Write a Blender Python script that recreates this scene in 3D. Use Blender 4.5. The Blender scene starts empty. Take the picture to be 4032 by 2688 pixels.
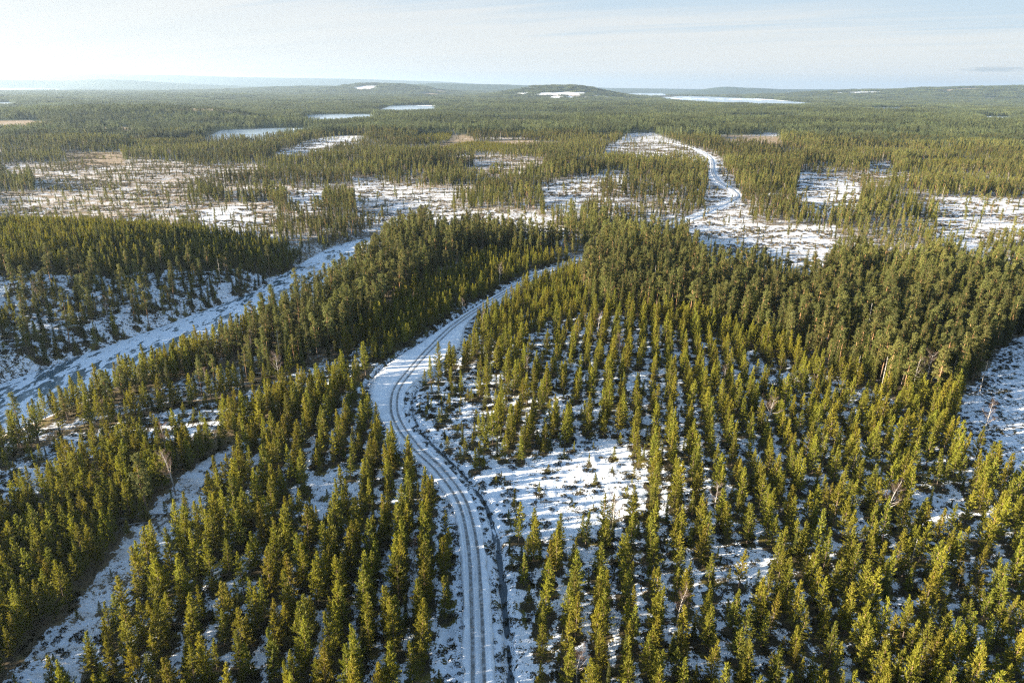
import bpy, math, random
import numpy as np
from mathutils import Matrix, Vector

S = bpy.context.scene
COL = S.collection
rng = np.random.default_rng(7)

# ------------------------------------------------------------------ camera, world, sun, exposure
CAM_H, PITCH, ROLL, FPX = 92.0, math.radians(20.4), math.radians(0.5), 683.0
cd = bpy.data.cameras.new("camera")
cd.sensor_width, cd.lens = 36.0, FPX / 1024 * 36
cd.clip_start, cd.clip_end = 1.0, 90000.0
cam = bpy.data.objects.new("camera", cd)
COL.objects.link(cam)
cam.matrix_world = Matrix.Translation((0, 0, CAM_H)) @ Matrix.Rotation(math.pi / 2 - PITCH, 4, 'X') @ Matrix.Rotation(ROLL, 4, 'Z')
S.camera = cam

SUN_EL, SUN_AZ = math.radians(12.5), math.radians(258)          # azimuth clockwise from +Y (straight ahead)
SUN_DIR = Vector((math.cos(SUN_EL) * math.sin(SUN_AZ), math.cos(SUN_EL) * math.cos(SUN_AZ), math.sin(SUN_EL)))
sl = bpy.data.lights.new("sun", 'SUN')
sl.energy, sl.angle, sl.color = 5.0, math.radians(0.53), (1.0, 0.89, 0.72)
sun = bpy.data.objects.new("sun", sl)
COL.objects.link(sun)
sun.rotation_euler = SUN_DIR.to_track_quat('Z', 'Y').to_euler()

S.render.engine = 'CYCLES'
S.cycles.max_bounces, S.cycles.diffuse_bounces, S.cycles.glossy_bounces = 5, 3, 2
S.cycles.transmission_bounces, S.cycles.transparent_max_bounces, S.cycles.volume_bounces = 2, 4, 0
S.cycles.use_denoising = False
S.cycles.filter_width = 1.25
S.cycles.sample_clamp_indirect = 4.0
S.view_settings.view_transform, S.view_settings.look = 'Standard', 'None'
S.view_settings.gamma, S.view_settings.use_curve_mapping = 1.0, False
S.view_settings.exposure = 2.55


class NT:
    """small helper to write node trees"""
    def __init__(self, tree):
        self.t = tree
    def n(self, kind, **kw):
        nd = self.t.nodes.new(kind)
        for k, v in kw.items():
            setattr(nd, k, v)
        return nd
    def link(self, a, b):
        self.t.links.new(a, b)
    def put(self, sock, v):
        if isinstance(v, bpy.types.NodeSocket):
            self.link(v, sock)
        elif isinstance(v, (tuple, list)) and sock.type == 'RGBA' and len(v) == 3:
            sock.default_value = (*v, 1.0)
        else:
            sock.default_value = v
    def math(self, op, a, b=0.0, c=None, clamp=False):
        m = self.n('ShaderNodeMath', operation=op, use_clamp=clamp)
        self.put(m.inputs[0], a)
        self.put(m.inputs[1], b)
        if c is not None:
            self.put(m.inputs[2], c)
        return m.outputs[0]
    def mix(self, f, a, b):
        m = self.n('ShaderNodeMix', data_type='RGBA')
        self.put(m.inputs['Factor'], f)
        self.put(m.inputs[6], a)
        self.put(m.inputs[7], b)
        return m.outputs[2]
    def ramp(self, v, lo, hi, a=0.0, b=1.0):
        m = self.n('ShaderNodeMapRange', interpolation_type='SMOOTHSTEP')
        self.put(m.inputs['Value'], v)
        for k, q in (('From Min', lo), ('From Max', hi), ('To Min', a), ('To Max', b)):
            self.put(m.inputs[k], q)
        return m.outputs[0]
    def noise(self, vec, scale, detail=3.0, rough=0.55, dist=0.0):
        m = self.n('ShaderNodeTexNoise')
        if vec is not None:
            self.link(vec, m.inputs['Vector'])
        m.inputs['Scale'].default_value = scale
        m.inputs['Detail'].default_value = detail
        m.inputs['Roughness'].default_value = rough
        m.inputs['Distortion'].default_value = dist
        return m.outputs['Fac']
    def scale(self, vec, s):
        m = self.n('ShaderNodeVectorMath', operation='MULTIPLY')
        self.link(vec, m.inputs[0])
        m.inputs[1].default_value = s
        return m.outputs[0]


world = bpy.data.worlds.new("World")
S.world = world
world.use_nodes = True
world.node_tree.nodes.clear()
w = NT(world.node_tree)
sky_t = w.n('ShaderNodeTexSky', sky_type='NISHITA', sun_disc=False, sun_elevation=SUN_EL, sun_rotation=SUN_AZ,
            altitude=150.0, air_density=1.0, dust_density=0.05, ozone_density=1.5)
tc = w.n('ShaderNodeTexCoord')
sep = w.n('ShaderNodeSeparateXYZ')
w.link(tc.outputs['Generated'], sep.inputs[0])
dx, dy, dz = sep.outputs
el = w.math('MAXIMUM', dz, 0.0)
# thin high cloud: a flat layer seen in perspective
inv = w.math('DIVIDE', 1.0, w.math('ADD', el, 0.035))
cvec = w.n('ShaderNodeCombineXYZ')
px_ = w.math('MULTIPLY', dx, inv)
py_ = w.math('MULTIPLY', dy, inv)
w.link(w.math('ADD', w.math('MULTIPLY', px_, 0.35), w.math('MULTIPLY', py_, 0.10)), cvec.inputs[0])
w.link(w.math('ADD', w.math('MULTIPLY', py_, 0.50), w.math('MULTIPLY', px_, 0.28)), cvec.inputs[1])
c1 = w.noise(cvec.outputs[0], 0.75, 6.0, 0.55, 0.3)
c2 = w.noise(w.scale(cvec.outputs[0], (0.5, 2.6, 1.0)), 1.3, 5.0, 0.6, 0.6)
cl = w.math('ADD', w.math('MULTIPLY', c1, 0.55), w.math('MULTIPLY', c2, 0.45))
veil_h = w.math('SUBTRACT', w.math('ADD', el, w.math('MULTIPLY', dx, 0.055)), w.math('MULTIPLY', w.math('SUBTRACT', cl, 0.5), 0.20))
veil = w.ramp(veil_h, 0.34, 0.20)
thin = w.ramp(veil_h, 0.070, 0.125)
wisps = w.math('MULTIPLY', w.ramp(cl, 0.52, 0.70), 0.30)
cover = w.math('MAXIMUM', veil, wisps)
# a greyer band low over the horizon
band = w.math('MULTIPLY', w.ramp(el, 0.004, 0.009), w.ramp(w.math('ADD', el, w.math('MULTIPLY', w.math('SUBTRACT', cl, 0.5), 0.006)), 0.021, 0.017))
cloud_col = w.mix(w.math('MULTIPLY', band, 0.45), (0.835, 0.842, 0.840), (0.70, 0.765, 0.81))
cloud_col = w.mix(w.ramp(w.noise(w.scale(cvec.outputs[0], (0.6, 2.2, 1.0)), 0.9, 4.0, 0.5), 0.35, 0.7, 0.0, 0.35), cloud_col, (0.72, 0.78, 0.83))
# a single small grey cloud low over the horizon
ax = w.math('SUBTRACT', w.math('ARCTAN2', dx, dy), 0.578)
spot = w.math('ADD', w.math('POWER', w.math('DIVIDE', ax, 0.040), 2.0), w.math('POWER', w.math('DIVIDE', w.math('SUBTRACT', el, 0.0235), 0.0035), 2.0))
ang = w.n('ShaderNodeCombineXYZ')
w.link(w.math('MULTIPLY', ax, 60.0), ang.inputs[0])
w.link(w.math('MULTIPLY', el, 500.0), ang.inputs[1])
spotn = w.math('ADD', spot, w.math('MULTIPLY', w.math('SUBTRACT', w.noise(ang.outputs[0], 1.0, 4.0, 0.6), 0.5), 2.6))
spotf = w.math('MULTIPLY', w.ramp(spotn, 1.0, 0.0), 0.75)
spotf = w.math('MULTIPLY', spotf, w.math('LESS_THAN', w.math('ABSOLUTE', ax), 0.2))
cloud_col = w.mix(w.math('MULTIPLY', thin, 0.85), cloud_col, (0.55, 0.70, 0.84))
cloud_col = w.mix(spotf, cloud_col, (0.44, 0.52, 0.60))
bg_sky = w.n('ShaderNodeBackground')
SKY_STRENGTH = 0.06
w.link(sky_t.outputs[0], bg_sky.inputs['Color'])
bg_sky.inputs['Strength'].default_value = SKY_STRENGTH
bg_cl = w.n('ShaderNodeBackground')
w.link(cloud_col, bg_cl.inputs['Color'])
bg_cl.inputs['Strength'].default_value = 0.166
mx = w.n('ShaderNodeMixShader')
w.link(w.math('MULTIPLY', cover, 0.96), mx.inputs[0])
w.link(bg_sky.outputs[0], mx.inputs[1])
w.link(bg_cl.outputs[0], mx.inputs[2])
wo = w.n('ShaderNodeOutputWorld')
w.link(mx.outputs[0], wo.inputs['Surface'])

# ------------------------------------------------------------------ the place, in metres (x to the side, y ahead)
ZONES = [
    ('left hill', 'hillpine', [(-350.1, 421.6), (-315.8, 418.8), (-214.3, 431.1), (-108.7, 385.5), (-98.6, 347.2), (-103.1, 291.4), (-111.2, 271.9), (-121.1, 231.4), (-133.5, 199.3), (-149.6, 183.3), (-157.6, 173.9)]),
    ('river shore slope', 'shore', [(-237.3, 274.2), (-225.7, 289.0), (-212.7, 298.6), (-189.8, 310.6), (-169.1, 332.0), (-140.4, 348.6), (-124.2, 362.0), (-101.2, 373.4), (-90.4, 368.5), (-98.5, 313.6), (-105.5, 297.0), (-114.2, 277.9), (-124.5, 236.5), (-138.0, 204.8), (-155.0, 188.8), (-167.0, 183.9)]),
    ('left pines', 'dense', [(-133.6, 134.9), (-117.8, 149.4), (-109.5, 156.0), (-96.6, 166.8), (-79.5, 179.0), (-65.7, 197.4), (-50.4, 217.3), (-46.0, 209.9), (-63.5, 189.5), (-74.8, 169.7), (-78.7, 143.1), (-75.8, 111.5), (-72.7, 95.3), (-66.2, 74.7), (-88.8, 74.4)]),
    ('bank gap', 'sparse', [(-132.9, 134.0), (-117.1, 148.4), (-108.9, 154.9), (-96.0, 165.6), (-79.0, 177.6), (-65.3, 195.8), (-50.0, 215.4), (-55.6, 242.8), (-71.3, 216.9), (-86.3, 197.0), (-105.0, 184.2), (-119.3, 172.8), (-144.0, 148.0)]),
    ('left rows', 'rowsleft', [(-46.0, 209.9), (-36.7, 174.3), (-25.5, 156.3), (-14.7, 138.5), (-9.5, 122.1), (-7.8, 102.6), (-6.1, 75.2), (-67.5, 74.6), (-72.7, 95.3), (-75.8, 111.5), (-78.7, 143.1), (-74.8, 169.7), (-63.5, 189.5)]),
    ('verge left', 'sparse', [(-20.5, 148.0), (-14.1, 136.7), (-9.2, 120.6), (-7.4, 100.3), (-5.9, 75.2), (-12.3, 75.2), (-12.6, 97.0), (-11.7, 115.0), (-16.8, 133.1)]),
    ('plantation', 'rows', [(-20.0, 253.4), (33.3, 287.5), (74.7, 261.0), (110.5, 220.9), (127.8, 187.3), (124.1, 168.3), (125.6, 152.4), (139.4, 148.5), (94.5, 76.2), (-1.2, 75.3), (-3.9, 122.2), (-8.5, 138.6), (-19.8, 156.4), (-27.4, 170.6), (-30.1, 199.8), (-21.1, 226.0)]),
    ('verge right', 'sparse', [(-5.1, 128.3), (1.2, 125.3), (3.6, 102.7), (3.1, 75.3), (-1.2, 75.3), (-1.7, 102.6)]),
    ('bend scrub', 'sparse', [(-31.9, 198.1), (-23.8, 206.8), (-11.9, 200.2), (-6.8, 176.2), (-8.2, 152.3), (-16.4, 156.5), (-26.5, 173.2)]),
    ('clearing', 'clearing', [(-7.2, 154.5), (8.8, 159.2), (20.3, 170.2), (31.7, 173.0), (35.2, 159.6), (31.2, 135.6), (22.6, 132.0), (15.1, 125.5), (2.7, 126.1), (-4.2, 131.6), (-7.8, 144.2)]),
    ('gap a', 'sparse', [(-11.5, 192.1), (-3.6, 203.7), (-1.9, 184.7), (-8.0, 174.9)]),
    ('gap b', 'sparse', [(4.0, 244.3), (28.2, 273.5), (28.5, 257.2), (8.6, 230.9)]),
    ('bank strip', 'mature', [(-87.5, 199.1), (-72.1, 219.2), (-57.9, 245.4), (-54.4, 283.1), (-46.6, 324.8), (-29.8, 389.9), (40.4, 409.6), (71.0, 456.7), (38.4, 494.1), (-58.7, 515.8), (-89.6, 422.9), (-88.4, 357.6), (-90.1, 314.3), (-95.5, 269.1), (-100.9, 239.7), (-106.6, 218.4)]),
    ('bank edge', 'bank', [(-139.6, 154.5), (-133.0, 164.9), (-121.8, 176.6), (-107.3, 188.2), (-88.1, 200.3), (-90.9, 229.3), (-112.3, 207.6), (-126.8, 182.8), (-145.4, 162.3)]),
    ('wedge', 'young', [(39.5, 386.2), (-24.5, 385.9), (-45.6, 317.5), (-52.3, 271.3), (-55.5, 238.2), (-47.8, 219.3), (-35.5, 240.9), (-15.0, 293.8), (19.4, 359.3)]),
    ('wedge right', 'young', [(38.3, 372.6), (18.5, 339.6), (-5.2, 294.1), (-20.0, 253.4), (2.4, 254.0), (32.2, 285.6), (35.3, 340.2)]),
    ('right band', 'mature', [(42.4, 377.9), (69.2, 444.7), (105.1, 426.2), (108.6, 396.4), (125.8, 368.8), (171.4, 362.7), (200.3, 373.4), (274.6, 357.0), (311.9, 332.7), (237.8, 245.3), (199.0, 249.1), (155.8, 210.7), (140.1, 196.7), (129.9, 193.4), (110.5, 220.9), (96.3, 246.5), (77.5, 272.0), (33.3, 287.5), (35.3, 340.2)]),
    ('strip opening', 'open', [(-83.3, 85.0), (-83.1, 95.2), (-83.4, 108.8), (-84.7, 126.4), (-82.9, 143.0), (-77.7, 164.7), (-73.0, 164.8), (-72.4, 139.4), (-73.6, 127.4), (-74.3, 110.2), (-72.0, 95.3), (-71.2, 85.1), (-70.3, 79.1), (-81.8, 79.0)]),
    ('bank opening', 'open', [(-121.5, 130.7), (-119.9, 136.8), (-121.4, 148.3), (-117.0, 157.0), (-112.2, 147.5), (-116.2, 131.7)]),
    ('snowfield', 'snowfield', [(223.6, 259.6), (200.4, 254.0), (182.1, 239.4), (155.8, 210.7), (137.2, 192.0), (125.9, 177.4), (124.5, 161.2), (124.9, 151.3), (141.0, 150.6)]),
    ('big mire', 'mire', [(-622.6, 766.7), (-623.7, 897.1), (-479.3, 943.5), (-379.7, 860.6), (-317.1, 880.6), (-296.2, 798.9), (-239.3, 656.5), (-175.5, 523.8), (-147.5, 435.4), (-225.4, 453.0), (-330.3, 437.3), (-362.7, 435.8)]),
    ('mire isle', 'forest', [(-660.5, 828.7), (-541.0, 780.9), (-447.9, 667.2), (-438.5, 638.7), (-515.8, 639.7)]),
    ('mire grove', 'forest', [(-294.8, 613.6), (-307.4, 690.6), (-287.9, 782.6), (-244.9, 819.9), (-175.5, 683.2), (-180.3, 595.3), (-231.9, 592.4), (-275.8, 589.9)]),
    ('grove snow', 'snow', [(-255.1, 555.1), (-228.5, 583.1), (-206.9, 553.4), (-167.7, 434.6), (-201.8, 433.0)]),
    ('pond', 'snow', [(-213.7, 658.0), (-203.7, 676.4), (-174.0, 666.3), (-150.7, 556.9), (-171.4, 544.1)]),
    ('cut d', 'clearcut', [(-174.6, 765.8), (-121.3, 703.9), (-88.9, 667.8), (-75.9, 674.7), (-48.8, 658.4), (-47.8, 545.9), (-56.5, 507.5), (-68.7, 478.8), (-97.1, 495.6), (-118.2, 516.2)]),
    ('cut e', 'clearcut', [(-69.3, 530.4), (-38.1, 558.6), (11.8, 538.5), (45.4, 454.3), (30.0, 418.4), (-21.1, 451.1), (-56.6, 446.3)]),
    ('cut f', 'standing', [(23.9, 657.0), (80.9, 768.4), (134.3, 796.3), (132.7, 704.0), (157.9, 659.4), (119.8, 493.3), (61.7, 490.4), (21.4, 514.0)]),
    ('cut f open', 'clearcut', [(23.3, 662.9), (81.3, 772.3), (133.0, 788.0), (114.9, 702.9), (78.6, 654.6), (49.7, 519.2), (22.7, 501.9)]),
    ('cut up', 'clearcut', [(124.4, 990.1), (172.3, 1247.2), (232.1, 1460.7), (293.3, 1495.9), (298.8, 1281.7), (302.8, 1169.4), (298.2, 1059.7), (253.4, 853.8), (197.9, 594.3), (175.8, 484.1), (135.9, 482.1), (162.3, 592.1), (233.5, 857.0), (227.1, 939.3), (171.9, 923.5)]),
    ('mire g', 'snow', [(126.1, 498.0), (175.2, 507.2), (187.5, 487.5), (228.7, 492.6), (182.5, 378.7), (155.7, 333.2), (134.5, 343.5), (103.7, 362.4)]),
    ('mire h', 'snow', [(325.5, 781.7), (348.6, 756.6), (344.3, 688.8), (282.4, 552.6), (225.0, 505.3), (234.6, 571.1)]),
    ('mire i', 'snow', [(369.0, 605.7), (402.9, 630.1), (433.6, 637.1), (493.0, 614.9), (355.4, 437.6), (312.7, 438.6), (299.1, 483.2)]),
    ('mire j', 'snow', [(284.8, 488.6), (321.6, 477.6), (281.8, 371.6), (296.9, 351.5), (280.7, 330.6), (253.8, 351.9), (278.6, 435.8)]),
    ('tan a', 'tan', [(402.5, 1430.6), (532.4, 1421.9), (446.2, 1173.7), (344.8, 1171.5)]),
    ('tan b', 'tan', [(-147.6, 1337.8), (-91.2, 1418.6), (-63.1, 1143.1), (-114.9, 1100.9)]),
    ('green a', 'greenyoung', [(-184.9, 1288.5), (-158.2, 1436.1), (-118.7, 1415.0), (-115.5, 1254.6), (-163.4, 1209.6)]),
    ('green b', 'greenyoung', [(-119.6, 1085.5), (-74.9, 1219.5), (18.6, 1156.8), (6.7, 1060.5), (-107.0, 1021.3)]),
    ('green c', 'greenyoung', [(-655.7, 1192.0), (-579.1, 1284.5), (-531.6, 1168.3), (-600.4, 1107.9)]),
    ('green d', 'greenyoung', [(531.6, 965.1), (636.8, 1010.4), (634.6, 939.9), (576.1, 883.6), (501.5, 887.6)]),
    ('tan c', 'tan', [(408.2, 1122.6), (452.3, 1111.6), (394.6, 953.9), (352.0, 950.0)]),
    ('snow l', 'snow', [(-335.8, 1010.9), (-372.9, 1266.0), (-333.8, 1362.1), (-267.6, 1323.0), (-265.8, 1237.2), (-283.4, 1001.2), (-307.6, 941.5)]),
    ('snow m', 'snow', [(473.2, 943.1), (519.2, 975.8), (435.7, 807.6), (395.9, 777.5)]),
    ('mire left far', 'tan', [(-1222.8, 1589.8), (-1134.3, 1660.5), (-1034.9, 1584.3), (-925.4, 1351.8), (-1019.8, 1323.7)]),
    ('mire left far b', 'tan', [(-661.7, 1030.9), (-554.1, 1020.0), (-479.4, 871.2), (-550.8, 864.5)]),
]
LAKES = [
    ('pond near', -2, [(-554.6, 1241.4), (-646.2, 1578.8), (-580.6, 1639.8), (-494.7, 1689.2), (-447.3, 1591.9), (-427.9, 1295.8), (-462.8, 1219.0), (-506.2, 1180.2)]),
    ('pond mid', -2, [(-698.3, 2347.9), (-669.3, 2508.0), (-494.9, 2549.0), (-383.3, 2035.9), (-484.6, 1899.0), (-568.2, 1909.1)]),
    ('pond far', -2, [(-542.7, 2802.6), (-631.0, 3727.6), (-424.1, 3892.4), (-319.7, 2931.7), (-428.7, 2722.8)]),
    ('lake left', 0, [(-9536.6, 11523.8), (-9211.7, 13719.2), (-7396.3, 12031.4), (-5518.4, 8208.8), (-6188.3, 7469.4)]),
    ('lake left b', 0, [(-2655.5, 3436.1), (-2538.0, 3689.6), (-2094.2, 3042.0), (-2225.4, 2877.5)]),
    ('lake right', 0, [(1645.3, 8462.8), (2125.9, 10159.5), (2481.9, 9014.2), (2571.1, 7396.5), (2249.5, 5593.2), (1987.6, 4657.4), (1648.6, 4216.6), (1448.0, 4461.1), (1227.9, 4869.4), (1219.0, 5809.0)]),
    ('lake right far', 0, [(1990.5, 13618.8), (3080.0, 15171.9), (2075.1, 9778.7), (1622.0, 8477.4), (1522.2, 9438.4)]),
    ('lake right b', 0, [(1918.7, 3958.7), (2242.3, 4234.1), (2150.7, 3946.4), (1602.0, 3018.5), (1528.7, 3054.3)]),
    ('lake right c', 0, [(1827.0, 2852.1), (1984.5, 2801.2), (1644.2, 2318.4), (1528.0, 2360.5)]),
]
ROAD = [(-4.4, 75.3), (-5.0, 85.8), (-6.2, 102.6), (-8.1, 122.1), (-11.6, 138.5), (-18.2, 152.1), (-25.6, 163.2), (-32.1, 175.8), (-35.6, 187.0), (-37.0, 201.3), (-34.7, 217.7), (-30.3, 238.8), (-22.6, 269.3), (-9.4, 300.7), (5.0, 330.9), (19.8, 357.5), (38.9, 379.8), (58.4, 406.0)]
FAR_ROAD = [(87.8, 452.5), (115.0, 490.7), (150.3, 535.6), (195.4, 608.2), (205.9, 653.8), (209.1, 709.0), (228.0, 803.2), (259.4, 925.3), (281.8, 1072.5), (284.1, 1184.9), (270.3, 1258.2)]
RIVER = [(-176.7, 171.2), (-168.8, 185.3), (-164.1, 197.4), (-152.5, 225.3), (-137.3, 259.7), (-123.1, 297.8), (-113.9, 318.6), (-107.1, 368.6), (-103.5, 399.3), (-98.3, 429.9), (-86.8, 451.3)]
SPECIAL_POS = [('birch', 131.8, 170.4, 13, 'large spreading bare birch leaning at the edge of the open snowfield'), ('birch', 132.0, 201.5, 17, 'tall pale bare birch at the wood edge, taller of a pair'), ('birch', 130.5, 203.1, 14, 'pale bare birch at the wood edge, shorter of a pair'), ('birch', -11.8, 254.6, 10, 'bare grey birch on the verge where the upper road narrows'), ('birch', -21.5, 279.8, 9, 'bare brown birch beside the far side of the upper road'), ('birch', -80.0, 140.2, 14, 'brown twiggy birch beside the big pine at the snowy strip'), ('birch', -19.6, 113.9, 8, 'reddish bare birch among young pines just west of the road'), ('birch', -76.7, 205.7, 12, 'grey bare birch in front of the river bank pines'), ('dead_tree', 121.4, 205.3, 12, 'leaning pale dead trunk in front of the old wood'), ('dead_tree', 133.0, 185.0, 9, 'short broken dead tree near the snowfield birch'), ('dead_tree', 152.7, 203.6, 11, 'pale dead trunk at the snowfield edge under the pines'), ('dead_tree', 135.7, 246.6, 17, 'tall grey dead spruce with bare branches in the old wood'), ('dead_tree', 80.7, 113.5, 9, 'white dead tree with crooked limbs in the plantation'), ('dead_tree', 7.9, 136.6, 5, 'thin dead pole in the snowy clearing, nearer the pines'), ('dead_tree', 1.2, 134.8, 5, 'thin dead pole in the snowy clearing, nearer the road'), ('old_pine', -81.9, 130.5, 17, 'big lone old pine with dark trunk beside the snowy strip')]
LOGS = [(-81.6, 128.8, 0.3, 1.0, 'long grey log on snow at the foot of the big lone pine'), (-78.6, 131.9, 0.1, 0.8, 'pale fallen log crossing the snowy strip behind the big pine'), (-77.6, 128.1, 1.3, 0.5, 'short pale broken log leaning toward the road side of the strip'), (-85.8, 130.4, -0.1, 0.7, 'grey log half hidden under young pines by the strip'), (9.0, 138.8, 0.15, 0.6, 'dark log lying in the snowy clearing beside dead poles')]


# ------------------------------------------------------------------ numeric helpers
def sm(a, b, x):
    t = np.clip((x - a) / (b - a), 0, 1)
    return t * t * (3 - 2 * t)

def vnoise(x, y, seed=0):
    xi, yi = np.floor(x).astype(np.int64), np.floor(y).astype(np.int64)
    xf, yf = x - xi, y - yi
    u, v = xf * xf * (3 - 2 * xf), yf * yf * (3 - 2 * yf)
    def h(a, b):
        n = (a * 374761393 + b * 668265263 + seed * 974634637) & 0x7FFFFFFF
        n = ((n ^ (n >> 13)) * 1274126177) & 0x7FFFFFFF
        n = ((n ^ (n >> 16)) * 668265263) & 0x7FFFFFFF
        return ((n ^ (n >> 15)) & 0xFFFF) / 65535.0
    return (h(xi, yi) * (1 - u) + h(xi + 1, yi) * u) * (1 - v) + (h(xi, yi + 1) * (1 - u) + h(xi + 1, yi + 1) * u) * v - 0.5

def fnoise(x, y, seed=0, o=3):
    r, a = 0, 1.0
    for i in range(o):
        r = r + a * vnoise(x * 2 ** i, y * 2 ** i, seed + i)
        a *= 0.5
    return r

def catmull(pts, step):
    P = np.array(pts, float)
    P = np.vstack([2 * P[0] - P[1], P, 2 * P[-1] - P[-2]])
    out = []
    for i in range(1, len(P) - 2):
        n = max(2, int(np.hypot(*(P[i + 1] - P[i])) / step))
        t = np.linspace(0, 1, n, endpoint=False)[:, None]
        a, b, c, d = P[i - 1], P[i], P[i + 1], P[i + 2]
        out.append(0.5 * (2 * b + (c - a) * t + (2 * a - 5 * b + 4 * c - d) * t ** 2 + (3 * b - a - 3 * c + d) * t ** 3))
    return np.vstack(out + [P[-2][None]])

def line_sd(x, y, line):
    """signed distance (right of the line positive) and the position along it"""
    best = np.full(x.shape, 1e9); side = np.ones(x.shape); at = np.zeros(x.shape)
    s0 = 0.0
    for (ax_, ay_), (bx_, by_) in zip(line[:-1], line[1:]):
        ex, ey = bx_ - ax_, by_ - ay_
        L = math.hypot(ex, ey)
        t = np.clip(((x - ax_) * ex + (y - ay_) * ey) / (L * L), 0, 1)
        d = np.hypot(x - ax_ - t * ex, y - ay_ - t * ey)
        m = d < best
        best = np.where(m, d, best)
        side = np.where(m, np.where(ex * (y - ay_) - ey * (x - ax_) > 0, -1.0, 1.0), side)
        at = np.where(m, s0 + t * L, at)
        s0 += L
    return best * side, at

def inside(x, y, poly):
    P = np.array(poly)
    m = (x > P[:, 0].min()) & (x < P[:, 0].max()) & (y > P[:, 1].min()) & (y < P[:, 1].max())
    res = np.zeros(x.shape, bool)
    xs, ys = x[m], y[m]
    c = np.zeros(xs.shape, bool)
    for (ax_, ay_), (bx_, by_) in zip(poly, poly[1:] + poly[:1]):
        if ay_ != by_:
            c ^= ((ay_ > ys) != (by_ > ys)) & (xs < (bx_ - ax_) * (ys - ay_) / (by_ - ay_) + ax_)
    res[m] = c
    return res

def poly_sd(x, y, poly):
    d = np.abs(line_sd(x, y, list(poly) + [poly[0]])[0])
    return np.where(inside(x, y, poly), -d, d)

ROAD_S = catmull(ROAD, 1.2)
FAR_S = catmull(FAR_ROAD, 4.0)
rv = [tuple(2.6 * np.array(RIVER[0]) - 1.6 * np.array(RIVER[1]))] + RIVER
RIVER_S = catmull(rv, 12.0)
ROAD_L = [tuple(p) for p in ROAD_S[::4]] + [tuple(ROAD_S[-1])]
# half widths of the driven surface along the road, by distance ahead (y): the wide turning place is at y 180..250
WY = [60, 158, 170, 180, 190, 200, 210, 222, 232, 242, 254, 266, 278, 420]
WL = [2.5, 2.5, 3.0, 4.2, 6.2, 8.4, 9.2, 8.8, 7.4, 5.4, 3.8, 3.0, 2.5, 2.4]
WR = [2.5, 2.5, 2.5, 2.5, 2.6, 3.0, 4.4, 7.4, 9.6, 9.8, 7.6, 4.4, 2.6, 2.4]

HILLS = [  # x, y, size across, size along, height
    (430, 6300, 330, 420, 54), (800, 6250, 380, 330, 42), (1130, 6500, 380, 380, 34), (120, 6500, 260, 400, 46),
    (-1560, 8600, 560, 600, 104), (-950, 12000, 1500, 900, 132), (-2600, 9800, 900, 700, 60),
    (-1050, 1950, 380, 150, 24), (-640, 1990, 240, 120, 10),
    (-9000, 14500, 2600, 1300, 175), (-14500, 22500, 5200, 1500, 205), (-7500, 22500, 5200, 1500, 135), (-2500, 23000, 3600, 1500, 85),
    (3300, 13300, 1800, 900, 128), (5200, 8300, 1500, 900, 100), (7600, 8300, 1900, 1000, 84), (1200, 17500, 2600, 900, 105), (9000, 15500, 4500, 1000, 118),
    (1500, 2700, 600, 300, 10), (700, 1900, 500, 260, 9), (1850, 5400, 500, 260, 16),
    (330, 840, 90, 190, 7), (100, 640, 80, 90, 3), (-40, 900, 120, 130, 5),
]

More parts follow.
